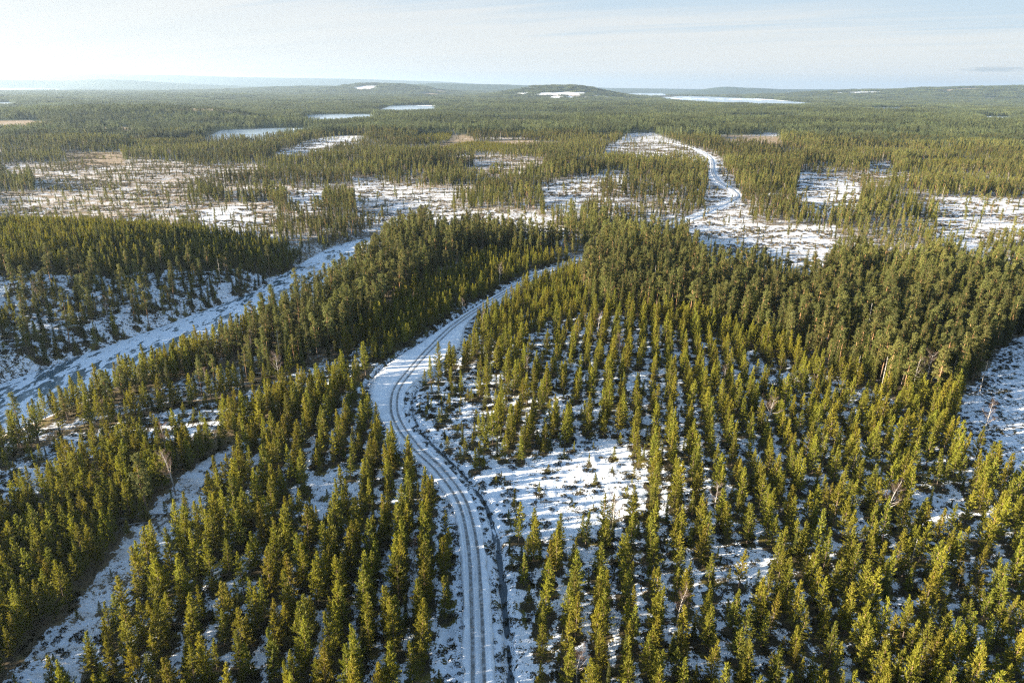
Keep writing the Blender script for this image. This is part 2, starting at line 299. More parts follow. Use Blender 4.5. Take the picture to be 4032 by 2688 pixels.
def height(x, y, fine=True):
    r = np.hypot(x, y)
    h = 0.9 * fnoise(x / 60, y / 60, 3, 2) + sm(500, 2500, r) * (16 * vnoise(x / 1100, y / 800, 11) + 7 * vnoise(x / 380, y / 300, 12))
    for hx, hy, sx, sy, hh in HILLS:
        e = ((x - hx) / sx) ** 2 + ((y - hy) / sy) ** 2
        h = h + hh * np.exp(-0.5 * e) * (1 + 0.22 * vnoise(x / (0.5 * sx), y / (0.5 * sy), 21))
    h = h + sm(17000, 27000, r) * (62 + 60 * vnoise(x / 5000, y / 5000, 31))
    d, _ = line_sd(x, y, RIVER_S)
    hill = 15.5 * sm(16, 112, -d) * (1 - sm(360, 455, y + 0.15 * (x + 250))) * sm(-330, 150, y) * (1 - sm(330, 700, -d))
    low = -3.0 * sm(430, 500, y) * sm(120, -160, x) * (1 - sm(900, 1300, y))
    h = h + hill + low
    bank = np.where(d > 0, sm(17, 34, d), sm(17, 32, -d))
    h = -6.4 * (1 - bank) + h * bank
    for _n, z, poly in LAKES:
        far = math.hypot(*poly[0])
        sd = poly_sd(x, y, poly)
        k = sm(0, 0.09 * far + 20, sd)
        h = np.where(sd < 0, z - 2.5 * sm(0, -0.004 * far - 2, sd) - 0.05, z + 0.3 + (h - z - 0.3) * k)
    rd, at = line_sd(x, y, ROAD_L)
    near = np.abs(rd) < 40
    if near.any():
        xn, yn, q = x[near], y[near], rd[near]
        wl, wr = np.interp(yn, WY, WL), np.interp(yn, WY, WR)
        e = np.where(q < 0, -q - wl, q - wr)                        # distance outside the driven edge
        lev = 0.35 + 0.9 * fnoise(xn / 60, yn / 60, 3, 2)
        g = lev - 0.45 * sm(-1.0, 0.0, e)
        right = np.where(q > 0, 1.0, sm(185, 195, yn) * (1 - sm(300, 330, yn)) * 0.8 + 0.25)
        deep = 1.25 * right * np.exp(-((e - 2.9) / 0.95) ** 2)
        base = h[near]
        t = sm(0.2, 6.5, e)
        g = g * (1 - t) + base * t - deep
        h = h.copy()
        h[near] = np.where(e < 9, g, base - deep)
    if fine:
        f = 1 - sm(350, 800, r)
        nr = np.abs(rd)
        off = sm(3.2, 5.5, np.where(near, np.where(rd < 0, nr - np.interp(y, WY, WL) + 3.3, nr - np.interp(y, WY, WR) + 3.3), 9))
        ice = sm(17, 20, np.abs(d))
        h = h + f * off * ice * (0.42 * fnoise(x / 4.2, y / 4.2, 41, 2) + 0.34 * vnoise(x / 1.3, y / 1.3, 44))
    return h

KINDS = ['none', 'hillpine', 'shore', 'dense', 'rowsleft', 'sparse', 'rows', 'clearing', 'mature', 'bank', 'young', 'open', 'snowfield', 'mire', 'forest',
         'snow', 'clearcut', 'standing', 'tan', 'greenyoung', 'water', 'road', 'river']
KID = {k: i for i, k in enumerate(KINDS)}

def zone_of(x, y):
    r = np.hypot(x, y)
    wob = 0.6 + np.clip((r - 120) / 280, 0, 12)
    xq = x + wob * 4.0 * fnoise(x / (5 * wob), y / (5 * wob), 51, 3)
    yq = y + wob * 4.0 * fnoise(x / (5 * wob), y / (5 * wob), 57, 3)
    z = np.where(r < 330, KID['dense'], KID['forest'])
    for _n, kind, poly in ZONES:
        z[inside(xq, yq, poly)] = KID[kind]
    d, _ = line_sd(x, y, RIVER_S)
    z[(d > 0) & (d < 31) & (y < 330)] = KID['open']
    z[np.abs(d) < 20] = KID['river']
    midr = (r > 480) & (r < 1600) & (z == KID['forest'])            # small wet openings among the stands
    op = vnoise(x / 190, y / 95, 63) + 0.4 * vnoise(x / 50, y / 40, 64)
    z[midr & (op > 0.33)] = KID['mire']
    z[midr & (op < -0.42)] = KID['standing']
    far = r > 1150                                                  # openings in the far woods
    bog = far & (z == KID['forest']) & (vnoise(x / 420, y / 240, 61) + 0.35 * vnoise(x / 120, y / 90, 62) > 0.29)
    z[bog] = KID['tan']
    for _n, _z, poly in LAKES:
        sd = inside(xq, yq, poly)
        z[sd] = KID['water']
    rd, _ = line_sd(x, y, ROAD_L)
    wl, wr = np.interp(y, WY, WL) + 2.6, np.interp(y, WY, WR) + 4.6
    wl = wl + 1.6 * sm(180, 195, y)
    z[np.where(rd < 0, -rd < wl, rd < wr) & (y > 40) & (y < 400)] = KID['road']
    fd, _ = line_sd(x, y, FAR_S)
    z[np.abs(fd) < 6] = KID['road']
    return z

COVER = dict(none=.5, hillpine=.42, shore=.56, dense=.36, rowsleft=.60, sparse=.58, rows=.59, clearing=.64, mature=.36, bank=.5, young=.48, open=.62, snowfield=.56,
             mire=.47, forest=.42, snow=.60, clearcut=.53, standing=.48, tan=.28, greenyoung=.4, water=.2, road=.6, river=.5)
TAN = dict(mire=.8, tan=1.0, snow=.5, open=.45, clearcut=.4, standing=.45, forest=.35, dense=.3, mature=.4, bank=.3)
COVER_A = np.array([COVER[k] for k in KINDS])
TAN_A = np.array([TAN.get(k, 0.0) for k in KINDS])

# ------------------------------------------------------------------ materials
def material(name):
    m = bpy.data.materials.new(name)
    m.use_nodes = True
    m.node_tree.nodes.clear()
    return m, NT(m.node_tree)

def finish(m, q, color, rough=0.9, bump=None, strength=0.4, dist=0.1, spec=0.2, translucent=0.0):
    b = q.n('ShaderNodeBsdfPrincipled')
    q.put(b.inputs['Base Color'], color)
    q.put(b.inputs['Roughness'], rough)
    q.put(b.inputs['Specular IOR Level'], spec)
    if bump is not None:
        bp = q.n('ShaderNodeBump')
        bp.inputs['Strength'].default_value = strength
        bp.inputs['Distance'].default_value = dist
        q.link(bump, bp.inputs['Height'])
        q.link(bp.outputs[0], b.inputs['Normal'])
    o = q.n('ShaderNodeOutputMaterial')
    if translucent > 0:
        t = q.n('ShaderNodeBsdfTranslucent')
        q.put(t.inputs['Color'], color)
        x = q.n('ShaderNodeMixShader')
        x.inputs[0].default_value = translucent
        q.link(b.outputs[0], x.inputs[1])
        q.link(t.outputs[0], x.inputs[2])
        q.link(x.outputs[0], o.inputs[0])
    else:
        q.link(b.outputs[0], o.inputs[0])
    return m

def pos_of(q):
    return q.n('ShaderNodeNewGeometry').outputs['Position']

def ground_material():
    m, q = material("snowy heath")
    p = pos_of(q)
    cov = q.n('ShaderNodeAttribute', attribute_name='cover').outputs['Fac']
    tan = q.n('ShaderNodeAttribute', attribute_name='tan').outputs['Fac']
    wood = q.n('ShaderNodeAttribute', attribute_name='wood').outputs['Fac']
    n1 = q.noise(p, 0.9, 5.0, 0.6, 0.4)
    n2 = q.noise(p, 0.16, 3.0, 0.5)
    n3 = q.noise(p, 3.2, 3.0, 0.6)
    s = q.math('ADD', q.math('MULTIPLY', n1, 0.62), q.math('ADD', q.math('MULTIPLY', n2, 0.34), q.math('MULTIPLY', q.math('SUBTRACT', n3, 0.25), 0.45)))
    s = q.math('ADD', q.math('SUBTRACT', s, 0.59), q.math('MULTIPLY', q.math('SUBTRACT', cov, 0.5), 0.62))
    n4 = q.noise(q.scale(p, (0.045, 0.085, 0.05)), 1.0, 4.0, 0.62)
    s = q.math('ADD', s, q.math('MULTIPLY', q.math('SUBTRACT', n4, 0.5), q.math('ADD', 0.10, q.math('MULTIPLY', tan, 0.55))))
    snow = q.ramp(s, -0.035, 0.03)
    heath = q.mix(q.noise(p, 1.7, 4.0, 0.6), (0.022, 0.018, 0.010), (0.075, 0.058, 0.028))
    heath = q.mix(q.ramp(q.noise(p, 0.33, 3.0, 0.5), 0.5, 0.66), heath, (0.115, 0.092, 0.020))
    sedge = q.mix(q.noise(q.scale(p, (0.5, 1.0, 1.0)), 0.5, 4.0, 0.6), (0.17, 0.115, 0.060), (0.36, 0.265, 0.165))
    bare = q.mix(tan, heath, sedge)
    snowc = q.mix(q.noise(p, 0.5, 3.0), (0.68, 0.705, 0.74), (0.80, 0.81, 0.82))
    snowc = q.mix(q.math('MULTIPLY', tan, q.ramp(q.noise(q.scale(p, (0.3, 1.0, 1.0)), 0.35, 4.0, 0.65), 0.4, 0.62)), snowc, (0.46, 0.37, 0.28))
    c = q.mix(snow, bare, snowc)
    trees = q.mix(q.noise(p, 0.02, 5.0, 0.7), (0.022, 0.034, 0.016), (0.055, 0.075, 0.032))
    c = q.mix(wood, c, trees)
    hgt = q.math('ADD', q.math('MULTIPLY', snow, 0.55), q.math('MULTIPLY', n3, 0.9))
    return finish(m, q, c, 0.85, hgt, 0.55, 0.22)

def road_material():
    m, q = material("packed snow road")
    p = pos_of(q)
    u = q.n('ShaderNodeAttribute', attribute_name='across').outputs['Fac']       # metres from the middle of the tracks
    n = q.noise(p, 1.2, 4.0, 0.6)
    n2 = q.noise(p, 0.25, 3.0, 0.5)
    a = q.math('ABSOLUTE', u)
    off = q.math('ABSOLUTE', q.math('SUBTRACT', a, 0.92))
    w_ = q.math('ADD', 0.33, q.math('MULTIPLY', q.math('SUBTRACT', n2, 0.5), 0.34))
    track = q.ramp(off, q.math('ADD', w_, 0.17), q.math('SUBTRACT', w_, 0.12))
    track = q.math('MULTIPLY', track, q.math('ADD', 0.55, q.math('MULTIPLY', q.ramp(n, 0.3, 0.65), 0.45)))
    base = q.mix(q.ramp(n2, 0.35, 0.7), (0.72, 0.73, 0.745), (0.84, 0.845, 0.85))
    # faint second pair of tracks and loose gravel showing through
    off2 = q.math('ABSOLUTE', q.math('SUBTRACT', q.math('ABSOLUTE', q.math('ADD', u, 0.55)), 0.85))
    faint = q.math('MULTIPLY', q.ramp(off2, 0.34, 0.12), 0.30)
    base = q.mix(faint, base, (0.36, 0.36, 0.36))
    sv = q.n('ShaderNodeCombineXYZ')
    q.link(q.math('MULTIPLY', u, 3.6), sv.inputs[0])
    sp_ = q.n('ShaderNodeSeparateXYZ')
    q.link(p, sp_.inputs[0])
    q.link(q.math('MULTIPLY', sp_.outputs[1], 0.035), sv.inputs[1])
    streak = q.math('MULTIPLY', q.ramp(q.noise(sv.outputs[0], 1.0, 3.0, 0.6), 0.50, 0.62), q.ramp(a, 3.2, 1.6, 0.0, 0.42))
    base = q.mix(streak, base, (0.30, 0.295, 0.285))
    grit = q.math('MULTIPLY', q.ramp(q.noise(p, 4.5, 3.0, 0.7), 0.62, 0.72), 0.22)
    base = q.mix(grit, base, (0.22, 0.20, 0.18))
    mid = q.math('MULTIPLY', q.ramp(a, 0.40, 0.15), q.math('MULTIPLY', q.ramp(n, 0.45, 0.6), 0.35))
    base = q.mix(mid, base, (0.42, 0.40, 0.37))
    c = q.mix(q.math('MULTIPLY', track, 0.92), base, q.mix(n, (0.06, 0.055, 0.046), (0.13, 0.12, 0.105)))
    h = q.math('ADD', q.math('MULTIPLY', n, 0.5), q.noise(p, 5.0, 2.0))
    return finish(m, q, c, 0.8, h, 0.35, 0.06)

def ice_material(name, ice, snow_amount, scale, stretch):
    m, q = material(name)
    p = q.scale(pos_of(q), stretch)
    n = q.noise(p, scale, 5.0, 0.58, 0.35)
    n2 = q.noise(p, scale * 0.22, 3.0, 0.5)
    s = q.math('ADD', q.math('MULTIPLY', n, 0.7), q.math('MULTIPLY', n2, 0.5))
    f = q.ramp(s, 0.64 - snow_amount, 0.67 - snow_amount)
    c = q.mix(f, ice, (0.78, 0.81, 0.84))
    r_ = q.math('ADD', 0.18, q.math('MULTIPLY', f, 0.65))
    return finish(m, q, c, r_, f, 0.5, 0.08, spec=0.5)

def needle_material(name, a, b, c_, stands=False):
    """a..b by tree, c_ on some of the tufts"""
    m, q = material(name)
    rnd = q.n('ShaderNodeObjectInfo').outputs['Random']
    geo = q.n('ShaderNodeNewGeometry')
    col = q.mix(rnd, a, b)
    stand = q.ramp(q.noise(q.scale(geo.outputs['Position'], (0.0045, 0.0065, 0.0)), 1.0, 2.0, 0.5), 0.36, 0.64, 0.72, 1.30)
    isl = geo.outputs['Random Per Island']
    col = q.mix(q.math('MULTIPLY', q.ramp(isl, 0.45, 1.0), 0.75), col, c_)
    v = q.n('ShaderNodeHueSaturation')
    q.link(col, v.inputs['Color'])
    q.link(q.math('ADD', 0.494, q.math('MULTIPLY', q.math('FRACT', q.math('MULTIPLY', rnd, 3.77)), 0.024)), v.inputs['Hue'])
    q.link(q.math('ADD', 0.72, q.math('MULTIPLY', q.math('FRACT', q.math('MULTIPLY', rnd, 7.31)), 0.56)), v.inputs['Value'])
    if stands:                                                      # whole stands lighter or darker
        tot = q.math('MULTIPLY', v.inputs['Value'].links[0].from_socket, stand)
        q.link(tot, v.inputs['Value'])
    return finish(m, q, v.outputs[0], 0.7, spec=0.25, translucent=0.38)

def bark_material(name, low, high, z0, z1):
    m, q = material(name)
    tcn = q.n('ShaderNodeTexCoord').outputs['Object']
    sp = q.n('ShaderNodeSeparateXYZ')
    q.link(tcn, sp.inputs[0])
    c = q.mix(q.ramp(sp.outputs[2], z0, z1), low, high)
    n = q.noise(q.scale(tcn, (6.0, 6.0, 1.2)), 2.0, 4.0, 0.6)
    c = q.mix(q.ramp(n, 0.45, 0.7), c, (0.05, 0.04, 0.035))
    return finish(m, q, c, 0.9, n, 0.5, 0.03)

M_GROUND, M_ROAD = ground_material(), road_material()
M_RIVER = ice_material("river ice and snow", (0.085, 0.130, 0.150), 0.085, 0.42, (1.0, 0.42, 1.0))
M_DITCH = ice_material("ditch ice", (0.045, 0.060, 0.070), -0.05, 0.8, (1.0, 0.3, 1.0))
M_LAKE = ice_material("lake ice", (0.30, 0.38, 0.45), -0.01, 0.006, (1.0, 0.5, 1.0))
M_YOUNG = needle_material("young pine needles", (0.188, 0.160, 0.012), (0.124, 0.132, 0.015), (0.245, 0.202, 0.024))
M_HILLPINE = M_YOUNG
M_OLD = needle_material("old pine needles", (0.150, 0.142, 0.034), (0.102, 0.110, 0.028), (0.195, 0.175, 0.048), True)
M_SPRUCE = needle_material("spruce needles", (0.085, 0.090, 0.017), (0.135, 0.128, 0.018), (0.058, 0.068, 0.016), True)
M_FAR = needle_material("distant needles", (0.075, 0.088, 0.034), (0.105, 0.110, 0.038), (0.050, 0.066, 0.030), True)
M_TWIG = needle_material("birch twigs", (0.135, 0.085, 0.062), (0.16, 0.105, 0.082), (0.10, 0.060, 0.048))
M_HEATH = needle_material("heather", (0.060, 0.045, 0.016), (0.038, 0.036, 0.013), (0.080, 0.058, 0.022))
M_SCRUB = needle_material("sedge and scrub", (0.125, 0.090, 0.045), (0.075, 0.062, 0.030), (0.190, 0.140, 0.075))
M_BARK = bark_material("pine bark", (0.13, 0.095, 0.07), (0.34, 0.185, 0.085), 3.0, 8.0)
M_BIRCH = bark_material("birch bark", (0.26, 0.23, 0.20), (0.44, 0.40, 0.36), 1.0, 4.0)
M_GREY = bark_material("dead grey wood", (0.32, 0.29, 0.26), (0.44, 0.40, 0.35), 1.0, 5.0)
M_STUMP = bark_material("cut wood", (0.16, 0.12, 0.09), (0.45, 0.36, 0.24), 0.2, 0.5)

# ------------------------------------------------------------------ meshes
def make_mesh(name, V, loops, sizes, mats, mi=None, smooth=False):
    me = bpy.data.meshes.new(name)
    V = np.ascontiguousarray(V, np.float32)
    loops = np.ascontiguousarray(loops, np.int32)
    sizes = np.ascontiguousarray(sizes, np.int32)
    me.vertices.add(len(V))
    me.vertices.foreach_set('co', V.ravel())
    me.loops.add(len(loops))
    me.loops.foreach_set('vertex_index', loops)
    me.polygons.add(len(sizes))
    me.polygons.foreach_set('loop_start', np.concatenate([[0], np.cumsum(sizes)[:-1]]).astype(np.int32))
    for mt in mats:
        me.materials.append(mt)
    if mi is not None:
        me.polygons.foreach_set('material_index', np.ascontiguousarray(mi, np.int32))
    if smooth:
        me.polygons.foreach_set('use_smooth', np.ones(len(sizes), bool))
    me.update(calc_edges=True)
    return me

def obj(name, me, parent=None, **props):
    o = bpy.data.objects.new(name, me)
    COL.objects.link(o)
    if parent is not None:
        o.parent = parent
    for k, v in props.items():
        o[k] = v
    return o

def grid_mesh(name, V, nu, nv, mat, close_u=False, smooth=True):
    """V laid out as nv rows of nu"""
    i = np.arange(nv - 1)[:, None] * nu
    j = np.arange(nu if close_u else nu - 1)[None, :]
    j2 = (j + 1) % nu
    q = np.stack([i + j, i + j2, i + nu + j2, i + nu + j], -1).reshape(-1, 4)
    return make_mesh(name, V, q.ravel(), np.full(len(q), 4), [mat], smooth=smooth)

# ------------------------------------------------------------------ ground: one sheet to the horizon
th_in = np.linspace(-46, 46, 720)
th_out = np.linspace(46, 314, 62)[1:-1]
th = np.radians(np.concatenate([th_in, th_out]))
rr = np.concatenate([np.linspace(8, 62, 12), np.geomspace(65, 700, 430), np.geomspace(706, 31000, 270)])
R, T = np.meshgrid(rr, th, indexing='ij')
gx, gy = (R * np.sin(T)).ravel(), (R * np.cos(T)).ravel()
gz = height(gx, gy)
zg = zone_of(gx, gy)
cover_v, tan_v = COVER_A[zg], TAN_A[zg]

# ------------------------------------------------------------------ where the trees stand
def half_open(x, y, pad=1.09, extra=26):
    return (y > 55) & (np.abs(x) < 0.75 * pad * y + extra) | ((y > 55) & (x < 0) & (x > -0.75 * y - 95))

def jitter(x0, x1, y0, y1, sx, sy, jit, ang=0.0):
    cx, cy = (x0 + x1) / 2, (y0 + y1) / 2
    L = 0.5 * math.hypot(x1 - x0, y1 - y0) + max(sx, sy)
    a = np.arange(-L, L, sx); b = np.arange(-L, L, sy)
    A, B = np.meshgrid(a, b)
    row = np.broadcast_to(np.arange(len(a))[None, :], A.shape).ravel()
    A = A.ravel() + (rng.random(A.size) - .5) * jit[0]
    B = B.ravel() + (rng.random(B.size) - .5) * jit[1]
    c, s = math.cos(ang), math.sin(ang)
    x, y = cx + A * c + B * s, cy - A * s + B * c
    m = (x > x0) & (x < x1) & (y > y0) & (y < y1)
    return x[m], y[m], row[m]

TREES = {k: [] for k in ('young_pine', 'old_pine', 'spruce', 'birch', 'dead_tree')}   # rows: x, y, height, kind, row

def sow(species, kinds, box, s, hr, prob=1.0, rows=None, gaps=None):
    x0, x1, y0, y1 = box
    if rows is None:
        x, y, row = jitter(x0, x1, y0, y1, s, s, (s * .95, s * .95), rng.random() * 3)
        row[:] = -1
    else:
        ang, sr, si, jr, ji = rows
        x, y, row = jitter(x0, x1, y0, y1, sr, si, (jr, ji), ang)
    m = half_open(x, y) & (rng.random(x.size) < prob)
    x, y, row = x[m], y[m], row[m]
    z = zone_of(x, y)
    m = np.isin(z, [KID[k] for k in kinds])
    x, y, row, z = x[m], y[m], row[m], z[m]
    if gaps is not None:
        g = fnoise(x / gaps[0], y / gaps[0], 71, 2) < gaps[1]
        x, y, row, z = x[g], y[g], row[g], z[g]
    if rows is not None:                                            # rows wander a little
        x = x + 1.5 * fnoise(x / 14, y / 14, 76, 2)
    h = hr[0] + (hr[1] - hr[0]) * np.clip(0.5 + 0.55 * vnoise(x / 23, y / 23, 73) + (rng.random(x.size) - .5) * 1.0, 0, 1)
    if species == 'young_pine':
        h = h * np.where(rng.random(x.size) < .22, rng.uniform(.5, .9, x.size), 1.0)
    if hr[1] > 12 and box is MID:                                   # stands of different age
        h = h * (0.86 + 0.6 * vnoise(x / 130, y / 110, 74) + 0.25 * vnoise(x / 45, y / 45, 75))
    TREES[species].append(np.stack([x, y, h, z, row], 1))

NEAR, MID = (-460, 420, 55, 520), (-1250, 1250, 330, 1400)
D = math.radians
sow('young_pine', ['rows'], NEAR, 0, (6.4, 11.2), 0.76, rows=(D(11), 4.95, 2.3, 1.7, 2.2), gaps=(15, 0.33))
sow('young_pine', ['rows'], NEAR, 0, (2.0, 4.5), 0.13, rows=(D(11), 4.9, 2.2, 4.0, 1.7))
sow('young_pine', ['rowsleft'], NEAR, 0, (6.6, 11.6), 0.86, rows=(D(-5), 4.9, 2.1, 2.0, 2.0), gaps=(15, 0.36))
sow('young_pine', ['rowsleft'], NEAR, 0, (2.0, 5.0), 0.16, rows=(D(-5), 4.4, 2.3, 4.0, 1.7))
sow('young_pine', ['dense'], NEAR, 2.5, (7.0, 12.0), 0.92, gaps=(14, 0.33))
sow('young_pine', ['hillpine'], NEAR, 2.7, (6.5, 9.5), 0.93, gaps=(18, 0.5))
sow('young_pine', ['young'], NEAR, 2.7, (5.5, 9.0), 0.92, gaps=(18, 0.45))
sow('young_pine', ['sparse'], NEAR, 4.0, (2.2, 6.5), 0.75)
sow('young_pine', ['clearing', 'open'], NEAR, 5.8, (1.4, 4.6), 0.75)
sow('young_pine', ['greenyoung'], (-1250, 1250, 330, 3000), 3.6, (4, 6.5), 0.95)
sow('spruce', ['dense', 'rowsleft', 'rows', 'young', 'sparse'], NEAR, 7.5, (1.8, 6.5), 0.6)
sow('spruce', ['shore', 'hillpine'], NEAR, 6.0, (4, 13), 0.6, gaps=(16, 0.25))
sow('old_pine', ['shore'], NEAR, 9.5, (11, 17), 0.8)
sow('young_pine', ['shore'], NEAR, 4.4, (3, 8.5), 0.8, gaps=(12, 0.22))
sow('birch', ['shore', 'mature', 'dense', 'rows', 'young'], NEAR, 27, (8, 13), 0.45)
sow('dead_tree', ['shore', 'mature'], NEAR, 24, (9, 15), 0.6)
sow('old_pine', ['bank'], NEAR, 7.0, (9, 14), 0.8)
sow('spruce', ['bank'], NEAR, 7.5, (3, 10), 0.7)
sow('birch', ['bank'], NEAR, 16, (8, 13), 0.4)
sow('old_pine', ['mature'], NEAR, 5.0, (11, 19), 0.85, gaps=(22, 0.4))
sow('spruce', ['mature'], NEAR, 4.1, (7, 18), 0.8, gaps=(19, 0.42))
sow('old_pine', ['forest'], MID, 6.0, (9, 17), 0.85, gaps=(42, 0.14))
sow('spruce', ['forest'], MID, 6.2, (8, 17), 0.85, gaps=(33, 0.12))
sow('young_pine', ['forest'], MID, 9, (3, 9), 0.8)
sow('birch', ['forest', 'standing'], MID, 30, (9, 14), 0.7)
sow('old_pine', ['standing'], MID, 8.0, (10, 17), 0.8, gaps=(30, 0.25))
sow('spruce', ['standing'], MID, 8.0, (8, 15), 0.8, gaps=(30, 0.25))
sow('old_pine', ['mire'], MID, 8.5, (3, 10), 0.7, gaps=(60, 0.12))
sow('spruce', ['mire', 'snow', 'clearcut'], MID, 12, (1.5, 7), 0.7, gaps=(40, 0.2))
sow('old_pine', ['clearcut', 'snow'], MID, 14, (4, 14), 0.6, gaps=(45, 0.15))
sow('old_pine', ['tan'], MID, 18, (4, 9), 0.7)
sow('dead_tree', ['clearcut', 'standing', 'mire'], MID, 30, (6, 12), 0.6)
for k in TREES:
    TREES[k] = np.vstack(TREES[k])

# trees that the picture singles out: (x, y, height, label)
SPECIAL = {k: [] for k in TREES}
for k_, x_, y_, h_, l_ in SPECIAL_POS:
    SPECIAL[k_].append((x_, y_, h_, l_))

# ------------------------------------------------------------------ snow is thin under the crowns
cell = 0.6
gx0, gy0, gnx, gny = -270.0, 50.0, 860, 560
snow_loss = np.zeros((gnx, gny), np.float32)
for k, rad in (('young_pine', 1.9), ('old_pine', 1.7), ('spruce', 1.3)):
    t = TREES[k]
    for ox in np.arange(-rad, rad + .01, cell):
        for oy in np.arange(-rad, rad + .01, cell):
            f = 1 - math.hypot(ox, oy) / (rad + 0.3)
            if f > 0:
                i, j = ((t[:, 0] + ox - gx0) / cell).astype(int), ((t[:, 1] + oy - gy0) / cell).astype(int)
                ok = (i >= 0) & (i < gnx) & (j >= 0) & (j < gny)
                np.maximum.at(snow_loss, (i[ok], j[ok]), f * np.clip(t[ok, 2] / 7, 0.3, 1))
i, j = ((gx - gx0) / cell).astype(int), ((gy - gy0) / cell).astype(int)
ok = (i >= 0) & (i < gnx) & (j >= 0) & (j < gny)
under = np.zeros(gx.shape)
under[ok] = snow_loss[i[ok], j[ok]]
cover_v = np.clip(cover_v - 0.8 * under, 0, 1)
rr_ = np.hypot(gx, gy)
wood_v = np.where(np.isin(zg, [KID['forest']]), sm(900, 1800, rr_), 0.0)
wood_v = np.maximum(wood_v, np.where(np.isin(zg, [KID['forest'], KID['tan']]), sm(9000, 10500, rr_), 0.0))
# two felled slopes on the far hills stay white
for cx_, cy_, ax_, ay_ in ((370, 5830, 210, 80), (450, 5600, 290, 60), (660, 5760, 110, 40), (60, 5950, 70, 50), (-1650, 8150, 150, 120), (3700, 7900, 330, 160)):
    e = ((gx - cx_) / ax_) ** 2 + ((gy - cy_) / ay_) ** 2 + 0.9 * fnoise(gx / 70, gy / 60, 81, 2)
    m = e < 1
    wood_v[m], cover_v[m], tan_v[m] = 0.0, 1.0, 0.1
FELLED = [(370, 5830, 210, 80), (450, 5600, 290, 60), (660, 5760, 110, 40), (60, 5950, 70, 50), (-1650, 8150, 150, 120), (3700, 7900, 330, 160)]

gV = np.stack([gx, gy, gz], 1)
ground_me = grid_mesh("ground", gV, len(th), len(rr), M_GROUND, close_u=True)
for nm, arr in (('cover', cover_v), ('tan', tan_v), ('wood', wood_v)):
    at_ = ground_me.attributes.new(nm, 'FLOAT', 'POINT')
    at_.data.foreach_set('value', np.ascontiguousarray(arr, np.float32))
obj("ground", ground_me, kind='structure')

def ribbon(name, line, offs, mat, lift, tracks=None, smooth=True):
    """offs(i) gives the cross offsets; a sheet along LINE"""
    L = np.array(line)
    tg = np.gradient(L, axis=0)
    tg /= np.linalg.norm(tg, axis=1)[:, None]
    nr = np.stack([tg[:, 1], -tg[:, 0]], 1)
    rows, us = [], []
    for k in range(len(L)):
        u = offs(k)
        P = L[k][None] + nr[k][None] * u[:, None]
        z = lift(P, u)
        rows.append(np.column_stack([P, z])); us.append(u)
    nu = len(us[0])
    me = grid_mesh(name, np.vstack(rows), nu, len(L), mat, smooth=smooth)
    a = me.attributes.new('across', 'FLOAT', 'POINT')
    a.data.foreach_set('value', np.concatenate(us).astype(np.float32))
    return me

def road_offs(k):
    y = ROAD_S[k][1]
    l, r_ = np.interp(y, WY, WL), np.interp(y, WY, WR)
    jl, jr = 0.8 * vnoise(np.array([y / 1.7]), np.array([3.3]), 91)[0], 0.8 * vnoise(np.array([y / 1.7]), np.array([9.3]), 92)[0]
    c = np.array([-1.35, -1.15, -0.92, -0.7, -0.45, 0.0, 0.45, 0.7, 0.92, 1.15, 1.35])
    return np.concatenate([[-l + jl - .25, -l + jl, -l * .8 - .34, -l * .5 - .75], c, [r_ * .5 + .75, r_ * .8 + .34, r_ + jr, r_ + jr + .25]])

def road_lift(P, u):
    z = 0.35 + 0.9 * fnoise(P[:, 0] / 60, P[:, 1] / 60, 3, 2) + 0.10
    dip = 0.07 * np.exp(-((np.abs(u) - 0.85) / 0.25) ** 2)
    z = z - dip + 0.05 * vnoise(P[:, 0] / 1.5, P[:, 1] / 1.5, 95)
    z[[0, -1]] -= 0.45
    return z

obj("road", ribbon("road", ROAD_S, road_offs, M_ROAD, road_lift), kind='structure')
obj("road", ribbon("road", FAR_S, lambda k: np.array([-2.5, -1.9, -1.1, -.85, -.6, 0, .6, .85, 1.1, 1.9, 2.5]), M_ROAD,
                   lambda P, u: height(P[:, 0], P[:, 1], False) + 0.35 - 0.35 * (np.abs(u) > 2.2)), kind='structure')

# the ditch beside the road: a strip of dark ice in its bottom
ditch_line = []
L = ROAD_S
tg = np.gradient(L, axis=0); tg /= np.linalg.norm(tg, axis=1)[:, None]
nr = np.stack([tg[:, 1], -tg[:, 0]], 1)
dm = [k for k in range(len(L)) if 60 < L[k][1] < 208]
dl = np.array([L[k] + nr[k] * (np.interp(L[k][1], WY, WR) + 2.9) for k in dm])
dl = dl[::3]
def ditch_offs(k):
    y = dl[k][1]
    ww = 0.55 + 0.8 * vnoise(np.array([y / 5.0]), np.array([1.3]), 97)[0]
    return np.array([-ww, 0, ww])
obj("ditch", ribbon("ditch", dl, ditch_offs, M_DITCH, lambda P, u: np.full(len(u), float(np.median(height(P[:, 0], P[:, 1], False))) + -0.02 + 0.36 * float(fnoise(P[:1, 0] / 7, P[:1, 1] / 7, 99, 2)[0]))), kind='structure')

# frozen river
rvl = catmull(rv, 3.0)
def river_lift(P, u):
    return np.full(len(P), -5.95)
obj("river", ribbon("river", rvl, lambda k: np.linspace(-25, 25, 9), M_RIVER, river_lift), kind='structure')

for n_, z_, poly in LAKES:
    P = np.array(poly); c = P.mean(0)
    P = catmull([tuple(p) for p in np.vstack([P, P[:1]])], max(8.0, np.ptp(P) / 60))[:-1]
    P = c + (P - c) * 1.06
    V = np.column_stack([P, np.full(len(P), z_ + 0.12)])
    obj("lake", make_mesh("lake", V, np.arange(len(V)), [len(V)], [M_LAKE]), kind='structure')

